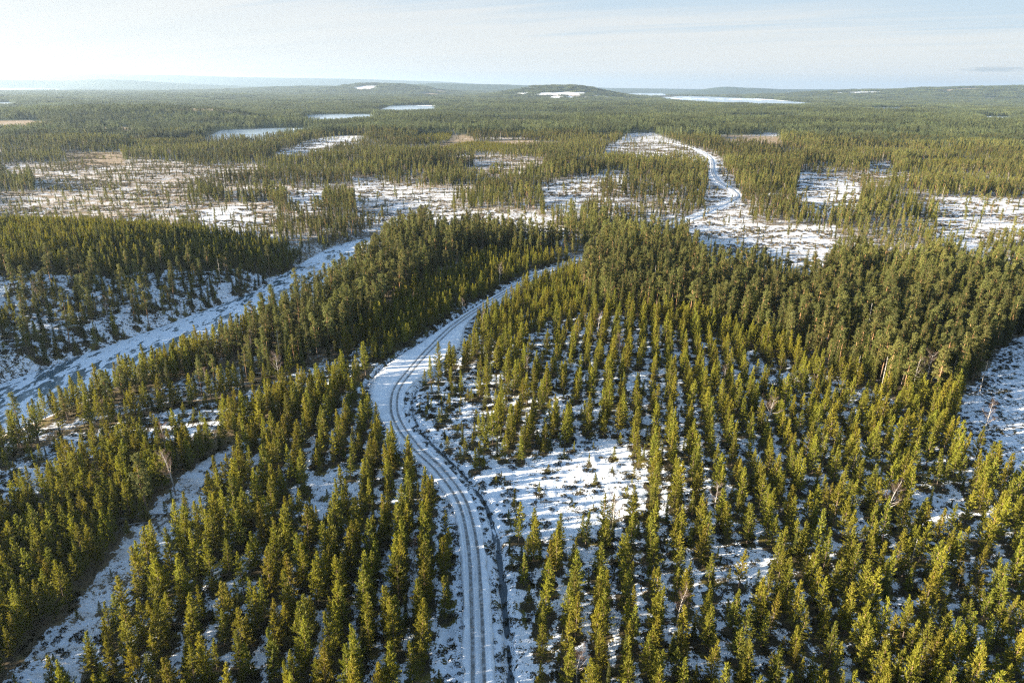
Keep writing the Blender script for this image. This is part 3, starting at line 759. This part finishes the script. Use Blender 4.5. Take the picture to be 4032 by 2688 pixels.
# ------------------------------------------------------------------ tree meshes
class TB:
    """collects loose triangles and tubes as trunk and crown arrays"""
    def __init__(self):
        self.tri, self.tube_v, self.tube_f, self.n = [], [], [], 0
    def tuft(self, p, d, n, L, wd, spread, face=None, loose=.55):
        """n needle sprays from points p (m,3) pointing about d (m,3)"""
        m = len(p)
        P = np.repeat(p, n, 0)
        Dv = np.repeat(d, n, 0) + RS.normal(0, spread, (m * n, 3))
        Dv /= np.linalg.norm(Dv, axis=1)[:, None] + 1e-9
        Nf = RS.normal(0, 1, (m * n, 3)) if face is None else np.repeat(face, n, 0) + RS.normal(0, loose, (m * n, 3))
        Sd = np.cross(Dv, Nf)
        Sd /= np.linalg.norm(Sd, axis=1)[:, None] + 1e-9
        l = L * RS.uniform(.65, 1.3, (m * n, 1)); ww = wd * RS.uniform(.7, 1.3, (m * n, 1))
        P = P + RS.normal(0, L * .18, (m * n, 3))
        self.tri.append(np.stack([P - Sd * ww * .5, P + Sd * ww * .5, P + Dv * l], 1))
    def tube(self, pts, rad, sides=5):
        pts = np.array(pts, float)
        k = len(pts)
        tg_ = np.gradient(pts, axis=0)
        tg_ /= np.linalg.norm(tg_, axis=1)[:, None] + 1e-9
        a = np.cross(tg_, np.array([0.31, 0.95, 0.07])); a /= np.linalg.norm(a, axis=1)[:, None] + 1e-9
        b = np.cross(tg_, a)
        an = np.linspace(0, 2 * math.pi, sides, endpoint=False)
        ring = pts[:, None] + (a[:, None] * np.cos(an)[None, :, None] + b[:, None] * np.sin(an)[None, :, None]) * np.array(rad)[:, None, None]
        i = np.arange(k - 1)[:, None] * sides; j = np.arange(sides)[None]; j2 = (j + 1) % sides
        q = np.stack([i + j, i + j2, i + sides + j2, i + sides + j], -1).reshape(-1, 4) + self.n
        self.tube_v.append(ring.reshape(-1, 3)); self.tube_f.append(q); self.n += k * sides
    def trunk_arrays(self):
        return np.vstack(self.tube_v), np.vstack(self.tube_f)
    def crown_arrays(self):
        return np.vstack(self.tri).reshape(-1, 3)

RS = np.random.default_rng(3)

def young_pine(H=8.0, rmax=1.25, full=1.0, base=0.14):
    b = TB()
    bend = RS.normal(0, 0.12, 2)
    ax_at = lambda z: np.array([bend[0] * (z / H) ** 2, bend[1] * (z / H) ** 2, z])
    b.tube([ax_at(z) for z in np.linspace(-0.3, H * .97, 7)], np.linspace(.10, .015, 7) * H / 8, 6)
    z = H * base
    while z < H * 0.965:
        t = (z / H - base) / (1 - base)
        prof = rmax * min(1.0, 0.62 + 1.9 * t) * (1 - t) ** 0.85 + 0.10
        nb = 5 if t < .8 else 4
        a0 = RS.uniform(0, 6.28)
        for k in range(nb):
            if RS.random() > 0.92 * full:
                continue
            az = a0 + 6.283 * k / nb + RS.normal(0, .22)
            L = prof * RS.uniform(.62, 1.18)
            up = math.radians(8 + 45 * t + RS.normal(0, 7))
            d = np.array([math.cos(az) * math.cos(up), math.sin(az) * math.cos(up), math.sin(up)])
            o = ax_at(z + RS.normal(0, .06))
            s = np.arange(max(.12, L * .28), L + .05, .21)
            pts = o + d * s[:, None] + np.array([0, 0, 1]) * (0.12 * (s / L) ** 2 * L)[:, None]
            dd = d * .7 + np.array([0, 0, .55 + .5 * t])
            fc = np.array([math.cos(az) * .9, math.sin(az) * .9, .45])
            b.tuft(pts, np.repeat(dd[None], len(s), 0), 6, .32, .115, .48, np.repeat(fc[None], len(s), 0))
            if L > .7 and t < .7:
                b.tube([o, o + d * L * .9], [.022, .008], 3)
        z += RS.uniform(.30, .44)
    top = np.array([ax_at(H * f) for f in (.93, .95, .97, .985)])
    b.tuft(top, np.repeat([[0, 0, 1.0]], 4, 0), 5, .30, .10, .28)
    return b

def old_pine(H=16.0, start=0.45, width=1.9, flat=0.35):
    b = TB()
    bend = RS.normal(0, 0.35, 2)
    ax_at = lambda z: np.array([bend[0] * (z / H) ** 2 + .1 * math.sin(z * .5), bend[1] * (z / H) ** 2, z])
    b.tube([ax_at(z) for z in np.linspace(-0.4, H * .96, 10)], np.array([.21, .19, .175, .165, .15, .135, .115, .09, .06, .03]) * H / 16, 6)
    nb = int(34 * (1 - start) / .5)
    for k in range(nb):
        t = (k + RS.uniform(0, 1)) / nb
        z = H * (start + (0.99 - start) * t)
        L = width * (0.35 + 0.85 * math.sin(math.pi * min(1, .22 + .76 * t) ** 1.0)) * (1.12 - .30 * t) * RS.uniform(.5, 1.2)
        if t > .85:
            L *= .75
        az = RS.uniform(0, 6.283)
        up = math.radians(-8 + 45 * t ** 1.5 + RS.normal(0, 10))
        d = np.array([math.cos(az) * math.cos(up), math.sin(az) * math.cos(up), math.sin(up)])
        o = ax_at(z)
        b.tube([o, o + d * L * .55 + np.array([0, 0, .05]), o + d * L * .95 + np.array([0, 0, .2])], [.05, .03, .012], 3)
        nc = 2 if L < 1.2 else 3
        for c in range(nc):
            f = .45 + .55 * (c + .5) / nc
            ctr = o + d * L * f + RS.normal(0, .13, 3)
            m = 7
            pts = ctr + RS.normal(0, 1, (m, 3)) * np.array([.34, .34, .15])
            dd = np.repeat((d * .5 + np.array([0, 0, .55]))[None], m, 0)
            fc = (pts - ctr) * 1.6 + d * .5 + np.array([0, 0, .45])
            b.tuft(pts, dd, 6, .34, .14, .6, fc)
    for k in range(6):
        z = H * RS.uniform(start * .45, start); az = RS.uniform(0, 6.283); L = RS.uniform(.4, 1.3)
        o = ax_at(z); d = np.array([math.cos(az), math.sin(az), RS.uniform(-.3, .2)])
        b.tube([o, o + d * L], [.03, .01], 3)
    return b

def spruce(H=13.0, rmax=1.35, base=0.05):
    b = TB()
    b.tube([(0, 0, z) for z in np.linspace(-.3, H * .98, 6)], np.linspace(.15, .015, 6) * H / 13, 6)
    z = H * base
    while z < H * .98:
        t = z / H
        prof = rmax * (1 - t) ** .78 * min(1, .6 + 2.2 * t) + .07
        nb = 6 if t < .75 else 4
        a0 = RS.uniform(0, 6.28)
        for k in range(nb):
            az = a0 + 6.283 * k / nb + RS.normal(0, .2)
            L = prof * RS.uniform(.7, 1.15)
            up = math.radians(-24 + 40 * t + RS.normal(0, 6))
            d = np.array([math.cos(az) * math.cos(up), math.sin(az) * math.cos(up), math.sin(up)])
            s = np.arange(.15, L + .05, .26)
            pts = np.array([0, 0, z]) + d * s[:, None]
            side = np.array([-math.sin(az), math.cos(az), -.25])
            b.tuft(pts, np.repeat((d * .8 + np.array([0, 0, -.15]))[None], len(s), 0), 3, .36, .15, .3, np.repeat(np.array([[d[0] * .7, d[1] * .7, .75]]), len(s), 0))
            b.tuft(pts, np.repeat((d * .4 + side)[None], len(s), 0), 1, .32, .16, .25, np.repeat(np.array([[d[0] * .7, d[1] * .7, .75]]), len(s), 0))
            b.tuft(pts, np.repeat((d * .4 - side)[None], len(s), 0), 1, .32, .16, .25, np.repeat(np.array([[d[0] * .7, d[1] * .7, .75]]), len(s), 0))
        z += RS.uniform(.30, .42)
    b.tuft(np.array([[0, 0, H * .97]] * 3), np.array([[0, 0, 1.0]] * 3), 3, .45, .08, .2)
    return b

def birch(H=11.0, lean=0.0, spreadw=1.0, dead=False, twigs=True):
    b = TB()
    n = 9
    zz = np.linspace(0, 1, n)
    ph = RS.uniform(0, 6.28)
    cx_, cy_ = lean * H * zz ** 1.4 + .18 * np.sin(zz * 5 + ph), .15 * np.sin(zz * 4 + ph + 1)
    P = np.column_stack([cx_, cy_, -0.3 + zz * H * .93])
    b.tube(P, np.linspace(.17, .025, n) * (H / 11), 6)
    nb = 16 if not dead else 22
    for k in range(nb):
        f = RS.uniform(.36, .97)
        o = np.array([np.interp(f, zz, P[:, i]) for i in range(3)])
        az = RS.uniform(0, 6.283)
        up = math.radians(RS.uniform(15, 60)) if not dead else math.radians(RS.uniform(-25, 20))
        L = (H * .26 * (1.25 - f) + .5) * RS.uniform(.6, 1.2) * spreadw * (0.5 if dead else 1)
        d = np.array([math.cos(az) * math.cos(up), math.sin(az) * math.cos(up), math.sin(up)])
        e = o + d * L + np.array([0, 0, .22 * L if not dead else -.1 * L])
        mid = o + d * L * .55
        b.tube([o, mid, e], [.06 * (1.2 - f), .035 * (1.2 - f) + .006, .008], 4)
        if twigs:
            s = RS.uniform(.3, 1, 22)[:, None]
            pts = o + (e - o) * s
            dd = np.repeat((d * .7 + np.array([0, 0, .35]))[None], 22, 0)
            b.tuft(pts, dd, 3, .62 * min(1.3, L / 1.5 + .4), .018, .55)
        else:
            for q_ in range(2):
                o2 = o + (e - o) * RS.uniform(.4, .8)
                b.tube([o2, o2 + (d + RS.normal(0, .5, 3)) * L * .35], [.018, .006], 3)
    return b

def dead_tree(H=11.0):
    b = TB()
    b.tube([(.05 * math.sin(z), .05 * math.cos(z * .7), z) for z in np.linspace(-.3, H, 9)], np.linspace(.15, .03, 9) * H / 11, 6)
    for k in range(30):
        z = H * RS.uniform(.25, .97); az = RS.uniform(0, 6.283); L = RS.uniform(.3, 1.25) * (1.25 - z / H)
        d = np.array([math.cos(az), math.sin(az), RS.uniform(-.5, .15)])
        b.tube([(0, 0, z), np.array([0, 0, z]) + d * L], [.028, .008], 3)
    return b

def trunk_mesh(name, b, mat):
    V, Fq = b.trunk_arrays()
    return make_mesh(name, V, Fq.ravel(), np.full(len(Fq), 4), [mat], smooth=True)

def crown_mesh(name, b, mat):
    V = b.crown_arrays()
    return make_mesh(name, V, np.arange(len(V)), np.full(len(V) // 3, 3), [mat])

SPEC = {   # species: (builders with nominal height, bark, needles)
    'young_pine': ([(young_pine(8.0, 1.5), 8.0), (young_pine(8.0, 1.32), 8.0), (young_pine(8.0, 1.66, .94), 8.0), (young_pine(8.0, 1.38, .84, .22), 8.0),
                    (young_pine(8.0, 1.58, .95, .1), 8.0), (young_pine(8.0, 1.12, .88, .18), 8.0)], M_BARK, M_YOUNG),
    'old_pine': ([(old_pine(16.0, .42, 1.5), 16.0), (old_pine(16.0, .55, 1.55), 16.0), (old_pine(16.0, .26, 1.3), 16.0), (old_pine(16.0, .48, 1.8), 16.0), (old_pine(16.0, .30, 1.05), 16.0), (old_pine(16.0, .20, 1.15), 16.0)], M_BARK, M_OLD),
    'spruce': ([(spruce(13.0, 1.35), 13.0), (spruce(13.0, 1.05), 13.0), (spruce(13.0, 1.6), 13.0), (spruce(13.0, .85), 13.0)], M_BARK, M_SPRUCE),
    'birch': ([(birch(11.0, .04), 11.0), (birch(11.0, -.10, 1.1), 11.0), (birch(11.0, .12, .9), 11.0)], M_BIRCH, M_TWIG),
    'dead_tree': ([(dead_tree(11.0), 11.0), (dead_tree(11.0), 11.0)], M_GREY, None),
}
NVAR = {k: len(v[0]) for k, v in SPEC.items()}

# ------------------------------------------------------------------ masses of trees past the first few hundred: one object per kind
def instancer_group(nvar):
    ng = bpy.data.node_groups.new("scatter", 'GeometryNodeTree')
    ng.interface.new_socket('Geometry', in_out='INPUT', socket_type='NodeSocketGeometry')
    ng.interface.new_socket('Geometry', in_out='OUTPUT', socket_type='NodeSocketGeometry')
    q = NT(ng)
    gi, go = q.n('NodeGroupInput'), q.n('NodeGroupOutput')
    def attr(name, typ):
        nd = q.n('GeometryNodeInputNamedAttribute', data_type=typ)
        nd.inputs['Name'].default_value = name
        return nd.outputs[0]
    src = attr('src', 'INT')
    def pick(k):
        c = q.n('FunctionNodeCompare', data_type='INT', operation='EQUAL')
        ins = [s for s in c.inputs if s.type == 'INT']
        q.link(src, ins[0]); ins[1].default_value = k
        sgeo = q.n('GeometryNodeSeparateGeometry', domain='POINT')
        q.link(gi.outputs[0], sgeo.inputs[0])
        q.link(c.outputs[0], sgeo.inputs['Selection'])
        return sgeo.outputs[0]
    g2i = q.n('GeometryNodeGeometryToInstance')
    for k in reversed(range(nvar)):
        q.link(pick(k), g2i.inputs[0])
    iop = q.n('GeometryNodeInstanceOnPoints')
    q.link(pick(-1), iop.inputs['Points'])
    q.link(g2i.outputs[0], iop.inputs['Instance'])
    iop.inputs['Pick Instance'].default_value = True
    q.link(attr('pick', 'INT'), iop.inputs['Instance Index'])
    rot = q.n('FunctionNodeEulerToRotation')
    q.link(attr('rot', 'FLOAT_VECTOR'), rot.inputs[0])
    q.link(rot.outputs[0], iop.inputs['Rotation'])
    q.link(attr('scl', 'FLOAT_VECTOR'), iop.inputs['Scale'])
    q.link(iop.outputs[0], go.inputs[0])
    return ng

GROUPS = {}
def mass(name, variants, mats, pts, rots, scls, picks, **props):
    """variants: list of (V, loops, sizes, material index); one object that holds the shapes and draws them at the points"""
    if len(pts) == 0:
        return None
    Vs, Ls, Ss, Ms, src, n = [], [], [], [], [], 0
    for k, (V, lo, sz, mi) in enumerate(variants):
        Vs.append(V); Ls.append(lo + n); Ss.append(sz); Ms.append(mi); src.append(np.full(len(V), k)); n += len(V)
    Vs.append(pts); src.append(np.full(len(pts), -1))
    me = make_mesh(name, np.vstack(Vs), np.concatenate(Ls), np.concatenate(Ss), mats, np.concatenate(Ms))
    tot = n + len(pts)
    def put(nm, typ, arr, key):
        a = me.attributes.new(nm, typ, 'POINT')
        a.data.foreach_set(key, np.ascontiguousarray(arr).ravel())
    put('src', 'INT', np.concatenate(src).astype(np.int32), 'value')
    z3 = np.zeros((n, 3), np.float32)
    put('rot', 'FLOAT_VECTOR', np.vstack([z3, rots]).astype(np.float32), 'vector')
    put('scl', 'FLOAT_VECTOR', np.vstack([z3, scls]).astype(np.float32), 'vector')
    put('pick', 'INT', np.concatenate([np.zeros(n), picks]).astype(np.int32), 'value')
    o = obj(name, me, kind='stuff', **props)
    if len(variants) not in GROUPS:
        GROUPS[len(variants)] = instancer_group(len(variants))
    md = o.modifiers.new("scatter", 'NODES')
    md.node_group = GROUPS[len(variants)]
    return o

def joined(b, needles):
    V, Fq = b.trunk_arrays()
    lo, sz, mi = [Fq.ravel()], [np.full(len(Fq), 4)], [np.zeros(len(Fq), int)]
    if needles:
        C = b.crown_arrays()
        lo.append(np.arange(len(C)) + len(V)); sz.append(np.full(len(C) // 3, 3)); mi.append(np.ones(len(C) // 3, int))
        V = np.vstack([V, C])
    return V, np.concatenate(lo), np.concatenate(sz), np.concatenate(mi)

def project(x, y, z):
    cp, sp_ = math.cos(PITCH), math.sin(PITCH)
    zz = z - CAM_H
    cy_, cz_ = y * sp_ + zz * cp, y * cp - zz * sp_
    u, v = x / cz_, cy_ / cz_
    c, s = math.cos(ROLL), math.sin(ROLL)
    return 512 + FPX * (c * u + s * v), 341 - FPX * (-s * u + c * v), cz_

ONES = "zeroth first second third fourth fifth sixth seventh eighth ninth tenth eleventh twelfth thirteenth fourteenth fifteenth sixteenth seventeenth eighteenth nineteenth".split()
TENS = {2: "twent", 3: "thirt", 4: "fort", 5: "fift", 6: "sixt", 7: "sevent", 8: "eight", 9: "ninet"}
def nth(n):
    if n < 20:
        return ONES[n]
    if n >= 100:
        return "hundredth" if n == 100 else "hundred and " + nth(n - 100)
    a, b = divmod(n, 10)
    return TENS[a] + ("ieth" if b == 0 else "y-" + ONES[b])

KEEP = {'young_pine': 290, 'old_pine': 290, 'spruce': 290, 'birch': 120, 'dead_tree': 90}
NICE = {'young_pine': 'young pine', 'old_pine': 'tall old pine', 'spruce': 'dark narrow spruce', 'birch': 'bare birch', 'dead_tree': 'dead grey tree'}
STAND = {'rows': 'in the eastern plantation', 'rowsleft': 'in the western rows', 'dense': 'in the dense western stand',
         'sparse': 'on the snowy verge', 'clearing': 'in the snowy clearing', 'open': 'on the open snow strip', 'mature': 'in the old wood', 'bank': 'on the river bank', 'shore': 'above the frozen river',
         'hillpine': 'on the pine hill', 'young': 'beside the upper road', 'forest': 'in the far wood', 'standing': 'on the thinned felling', 'mire': 'on the wide mire',
         'snow': 'on the white mire', 'clearcut': 'on the white felling', 'tan': 'on the tan mire', 'greenyoung': 'in the far bright thicket'}
MESHES = {}
placed = {}
for sp_name, (builds, bark, needles) in SPEC.items():
    trunks = [trunk_mesh("trunk", b, bark) for b, _h in builds]
    crowns = [crown_mesh("crown", b, needles) if needles else None for b, _h in builds]
    MESHES[sp_name] = (trunks, crowns)
    t = TREES[sp_name]
    for sx_, sy_, sh_, _lab in SPECIAL[sp_name]:                    # room for the singled-out ones
        t = t[np.hypot(t[:, 0] - sx_, t[:, 1] - sy_) > 2.0]
    z = height(t[:, 0], t[:, 1])
    nv = NVAR[sp_name]
    pick = rng.integers(0, nv, len(t))
    rz = rng.uniform(0, 6.283, len(t))
    hs = t[:, 2] / builds[0][1]
    ws = hs * rng.uniform(.86, 1.16, len(t)) * np.where(hs < 0.6, 1.15, 1.0) 
    tilt = rng.normal(0, .025, (len(t), 2))
    u, v, dep = project(t[:, 0], t[:, 1], z + t[:, 2] * .6)
    ub, vb, _ = project(t[:, 0], t[:, 1], z)
    vis = (u > 6) & (u < 1018) & (v < 672) & (v > 60) & (dep > 10)
    size = np.where(vis, t[:, 2] / np.maximum(dep, 1), 0)
    order = np.argsort(-size)
    keep = order[:KEEP[sp_name] - len(SPECIAL[sp_name])]
    keep = keep[size[keep] > 0]
    chosen = np.zeros(len(t), bool); chosen[keep] = True
    # each one's place: along its row, or tier by tier through its stand
    labels = {}
    kinds_k = [KINDS[int(q_)] for q_ in t[:, 3]]
    stands = {}
    for i_ in np.nonzero(vis)[0] if sp_name in ('young_pine',) else keep:
        stands.setdefault(kinds_k[i_], []).append(i_)
    for kd, idx in stands.items():
        idx = np.array(idx)
        where = STAND.get(kd, 'in the wood')
        if kd in ('rows', 'rowsleft') and sp_name == 'young_pine':
            rows_ = sorted({int(q_) for q_ in t[idx, 4]}, reverse=(kd == 'rowsleft'))
            for ri, rw in enumerate(rows_):
                line_ = idx[t[idx, 4] == rw]
                for n_, i_ in enumerate(line_[np.argsort(-vb[line_])]):
                    small = 'small ' if t[i_, 2] < 5.2 else ''
                    labels[i_] = f"{small}young pine, {nth(ri + 1)} planted row {'east' if kd == 'rows' else 'west'} of the road, {nth(n_ + 1)} up from the lower edge"
        else:
            tiers = np.floor((700 - vb[idx]) / 24).astype(int)
            for ti, tv in enumerate(sorted(set(tiers))):
                line_ = idx[tiers == tv]
                for n_, i_ in enumerate(line_[np.argsort(ub[line_])]):
                    labels[i_] = f"{NICE[sp_name]} {where}, {nth(ti + 1)} tier up, {nth(n_ + 1)} from the left edge"
    def build(x, y, zz, tz, sw, sh, tl, k, label, group):
        root = bpy.data.objects.new(sp_name, None)
        COL.objects.link(root)
        root.empty_display_size = 0.5
        root.location, root.rotation_euler, root.scale = (x, y, zz), (tl[0], tl[1], tz), (sw, sw, sh)
        root['label'], root['category'], root['group'] = label, 'tree', group
        tr = bpy.data.objects.new("trunk", trunks[k]); COL.objects.link(tr); tr.parent = root
        if crowns[k] is not None:
            cr = bpy.data.objects.new("crown", crowns[k]); COL.objects.link(cr); cr.parent = root
    G = {'young_pine': 'young pines of the plantations', 'old_pine': 'old pines of the woods', 'spruce': 'spruces among the pines', 'birch': 'leafless birches', 'dead_tree': 'dead standing trees'}[sp_name]
    for i_ in keep:
        build(float(t[i_, 0]), float(t[i_, 1]), float(z[i_]), float(rz[i_]), float(ws[i_]), float(hs[i_]), tilt[i_], int(pick[i_]), labels[i_], G)
    for n_, (sx_, sy_, sh_, lab) in enumerate(SPECIAL[sp_name]):
        zz = float(height(np.array([sx_]), np.array([sy_]))[0])
        s_ = sh_ / builds[0][1]
        build(sx_, sy_, zz, 2.1 * n_, s_, s_, (0, 0), n_ % nv, lab, G)
    rest = ~chosen
    mass(sp_name + "_forest", [joined(b, needles) for b, _h in builds], [bark, needles or bark],
         np.column_stack([t[rest, 0], t[rest, 1], z[rest]]), np.column_stack([tilt[rest], rz[rest]]),
         np.column_stack([ws[rest], ws[rest], hs[rest]]), pick[rest])
    placed[sp_name] = len(t)

# ------------------------------------------------------------------ the far woods: blocks of many small trees
def wood_block(size, count, h0, h1, per, Lf, Wf):
    b = TB()
    for k in range(count):
        x, y = RS.uniform(-size / 2, size / 2, 2)
        H = RS.uniform(h0, h1)
        pine = RS.random() < .5
        t = RS.uniform(0, 1, per) ** .8
        lo = .42 if pine else .08
        zz = H * (lo + (1 - lo) * t)
        rad = (1.6 * np.sqrt(np.clip(np.sin(math.pi * (.12 + .8 * t)), 0, 1)) if pine else 1.55 * (1 - t) ** .8 + .15)
        az = RS.uniform(0, 6.283, per)
        P = np.column_stack([x + rad * np.cos(az) * RS.uniform(.5, 1, per), y + rad * np.sin(az) * RS.uniform(.5, 1, per), zz])
        Dv = np.column_stack([np.cos(az), np.sin(az), np.full(per, .5 if pine else -.1)])
        b.tuft(P, np.column_stack([np.cos(az) * .3, np.sin(az) * .3, np.ones(per)]), 1, Lf, Wf, .4, np.column_stack([np.cos(az), np.sin(az), np.full(per, .5)]))
        b.tuft(np.array([[x, y, H * .9]]), np.array([[0, 0, 1.0]]), 1, H * .12, .7, .05)
    C = b.crown_arrays()
    return C, np.arange(len(C)), np.full(len(C) // 3, 3), np.zeros(len(C) // 3, int)

def far_points(s, r0, r1):
    n = int(2.0 * r1 / s)
    a = np.arange(-n // 2, n // 2) * s
    X, Y = np.meshgrid(a, np.arange(r0 * .6, r1, s))
    x = X.ravel() + rng.uniform(-.5, .5, X.size) * s; y = Y.ravel() + rng.uniform(-.5, .5, X.size) * s
    r = np.hypot(x, y)
    m = (r >= r0) & (r < r1) & (np.abs(x) < .86 * y)
    x, y = x[m], y[m]
    z = zone_of(x, y)
    m = z == KID['forest']
    for cx_, cy_, ax_, ay_ in FELLED:
        m &= ((x - cx_) / ax_) ** 2 + ((y - cy_) / ay_) ** 2 > 0.9
    x, y = x[m], y[m]
    return np.column_stack([x, y, height(x, y, False)])

def scatter_blocks(name, blocks, pts, smin, smax):
    n = len(pts)
    s_ = rng.uniform(smin, smax, n)
    dens = np.clip(1 + .8 * vnoise(pts[:, 0] / 260, pts[:, 1] / 170, 87) + .4 * vnoise(pts[:, 0] / 90, pts[:, 1] / 70, 88), .5, 1.4)
    mass(name, blocks, [M_FAR], pts, np.column_stack([np.zeros((n, 2)), rng.uniform(0, 6.283, n)]),
         np.column_stack([np.ones(n), np.ones(n), s_ * dens]), rng.integers(0, len(blocks), n))

mid_blocks = [wood_block(24, 17, 8, 16, 95, 1.1, .55) for _ in range(5)]
far_blocks = [wood_block(52, 75, 8, 16, 34, 2.2, 1.1) for _ in range(4)]
scatter_blocks("distant_forest", mid_blocks, far_points(23.0, 1390, 3400), .8, 1.1)
scatter_blocks("horizon_forest", far_blocks, far_points(50.0, 3380, 10500), .85, 1.15)

# ------------------------------------------------------------------ heather and dwarf shrubs poking through the snow
def tussock(n, rad, hgt):
    b = TB()
    az = RS.uniform(0, 6.283, n); rd_ = rad * np.sqrt(RS.uniform(0, 1, n))
    P = np.column_stack([rd_ * np.cos(az), rd_ * np.sin(az), RS.uniform(0, hgt, n) * (1 - (rd_ / rad) ** 2)])
    Dv = np.column_stack([np.cos(az) * .5, np.sin(az) * .5, np.ones(n)])
    b.tuft(P, Dv, 2, .26, .15, .5)
    C = b.crown_arrays()
    return C, np.arange(len(C)), np.full(len(C) // 3, 3), np.zeros(len(C) // 3, int)

hx, hy, _ = jitter(-260, 260, 60, 380, 1.9, 1.9, (1.8, 1.8), .4)
m = half_open(hx, hy, 1.03, 6)
hx, hy = hx[m], hy[m]
hz_ = zone_of(hx, hy)
keepz = ~np.isin(hz_, [KID['road'], KID['river'], KID['water']])
keepz &= (fnoise(hx / 3.5, hy / 3.5, 77, 2) + 0.25 * vnoise(hx / 17, hy / 17, 78) > np.where(hz_ == KID['snowfield'], -0.12, 0.10))
rd_, _ = line_sd(hx, hy, ROAD_L)
verge = (hz_ == KID['road']) & (np.where(rd_ < 0, -rd_ - np.interp(hy, WY, WL), rd_ - np.interp(hy, WY, WR)) > 0.35) & (rng.random(hx.size) < .75)
m = keepz | verge
hx, hy = hx[m], hy[m]
hp = np.column_stack([hx, hy, height(hx, hy) - .05])
n = len(hp)
s_ = rng.uniform(.55, 1.35, n)
mass("heather", [tussock(60, .62, .34), tussock(46, .45, .5), tussock(80, .85, .3)], [M_HEATH], hp,
     np.column_stack([np.zeros((n, 2)), rng.uniform(0, 6.283, n)]), np.column_stack([s_, s_, s_]), rng.integers(0, 3, n))

bx, by, _ = jitter(-900, 950, 340, 1250, 3.6, 3.6, (3.5, 3.5), .7)
m = half_open(bx, by, 1.03, 6)
bx, by = bx[m], by[m]
zb = zone_of(bx, by)
m = np.isin(zb, [KID[k] for k in ('mire', 'snow', 'clearcut', 'standing', 'tan')]) & (fnoise(bx / 22, by / 9, 66, 3) > 0.02)
bx, by = bx[m], by[m]
n2 = len(bx)
s_ = rng.uniform(1.0, 2.6, n2)
mass("scrub", [tussock(50, .62, .42), tussock(40, .5, .6), tussock(60, .85, .34)], [M_SCRUB], np.column_stack([bx, by, height(bx, by) - .05]),
     np.column_stack([np.zeros((n2, 2)), rng.uniform(0, 6.283, n2)]), np.column_stack([s_ * 1.3, s_ * .8, s_ * .8]), rng.integers(0, 3, n2))
print("scrub", n2)

# ------------------------------------------------------------------ logs lying on the snow
def log_mesh(L, r):
    b = TB()
    b.tube([(-L / 2, 0, 0), (-L / 4, .06, .03), (0, 0, .02), (L / 4, -.05, 0), (L / 2, .05, .04)], [r, r * .92, r * .82, r * .68, r * .45], 7)
    for k in range(4):
        x_ = L * (-.2 + .18 * k)
        b.tube([(x_, 0, 0), (x_ + .2, .5 * (-1) ** k, .35)], [.04, .012], 4)
    return trunk_mesh("log", b, M_GREY)
LM = log_mesh(7.0, .2)
for x, y, a, sc_, lab in LOGS:
    o = obj("fallen_log", LM, label=lab, category='log', group='fallen logs on the snow')
    o.location = (x, y, float(height(np.array([x]), np.array([y]))[0]) + .17)
    o.rotation_euler, o.scale = (0, 0.03, a), (sc_, 1, 1)

def stump_mesh():
    b = TB()
    b.tube([(0, 0, -.2), (0, 0, .02), (0, 0, .3), (0, 0, .42), (0, 0, .43)], [.36, .27, .2, .19, .01], 8)
    return trunk_mesh("stump", b, M_STUMP)
SM = stump_mesh()
sx_, sy_, _ = jitter(90, 330, 150, 330, 5.5, 5.5, (5, 5), .3)
zs = zone_of(sx_, sy_)
m = np.isin(zs, [KID['snowfield']]) & half_open(sx_, sy_, 1.0, 0)
sx_, sy_ = sx_[m], sy_[m]
us_, vs_, _ = project(sx_, sy_, height(sx_, sy_))
pickd = np.argsort(-vs_)[:40]
for k_, i_ in enumerate(pickd[np.argsort(us_[pickd])]):
    o = obj("tree_stump", SM, label=f"cut tree stump in the open snowfield beside the plantation, {nth(k_ + 1)} stump from the left", category='stump', group='cut stumps in the snowfield')
    o.location = (float(sx_[i_]), float(sy_[i_]), float(height(sx_[i_:i_ + 1], sy_[i_:i_ + 1])[0]))
    o.scale = (1.2, 1.2, float(rng.uniform(.8, 1.5)))

# ------------------------------------------------------------------ the air
hm = bpy.data.materials.new("haze air")
hm.use_nodes = True
hm.node_tree.nodes.clear()
q = NT(hm.node_tree)
pv = q.n('ShaderNodeVolumePrincipled')
pv.inputs['Color'].default_value = (0.64, 0.82, 1.0, 1.0)
pv.inputs['Density'].default_value = 4.6e-5
pv.inputs['Anisotropy'].default_value = 0.5
o_ = q.n('ShaderNodeOutputMaterial')
q.link(pv.outputs[0], o_.inputs['Volume'])
zlo, zhi = float(gz.min()) - 1.5, max(CAM_H, float(gz.max())) + 25.0
B = 32500.0
V = np.array([(sx, sy, sz) for sz in (zlo, zhi) for sy in (-B, B) for sx in (-B, B)])
F_ = np.array([(0, 2, 3, 1), (4, 5, 7, 6), (0, 1, 5, 4), (2, 6, 7, 3), (0, 4, 6, 2), (1, 3, 7, 5)])
obj("haze", make_mesh("haze", V, F_.ravel(), np.full(6, 4), [hm]), kind='stuff')
print("TREES", placed, "ground z", zlo, zhi, "heather", n)
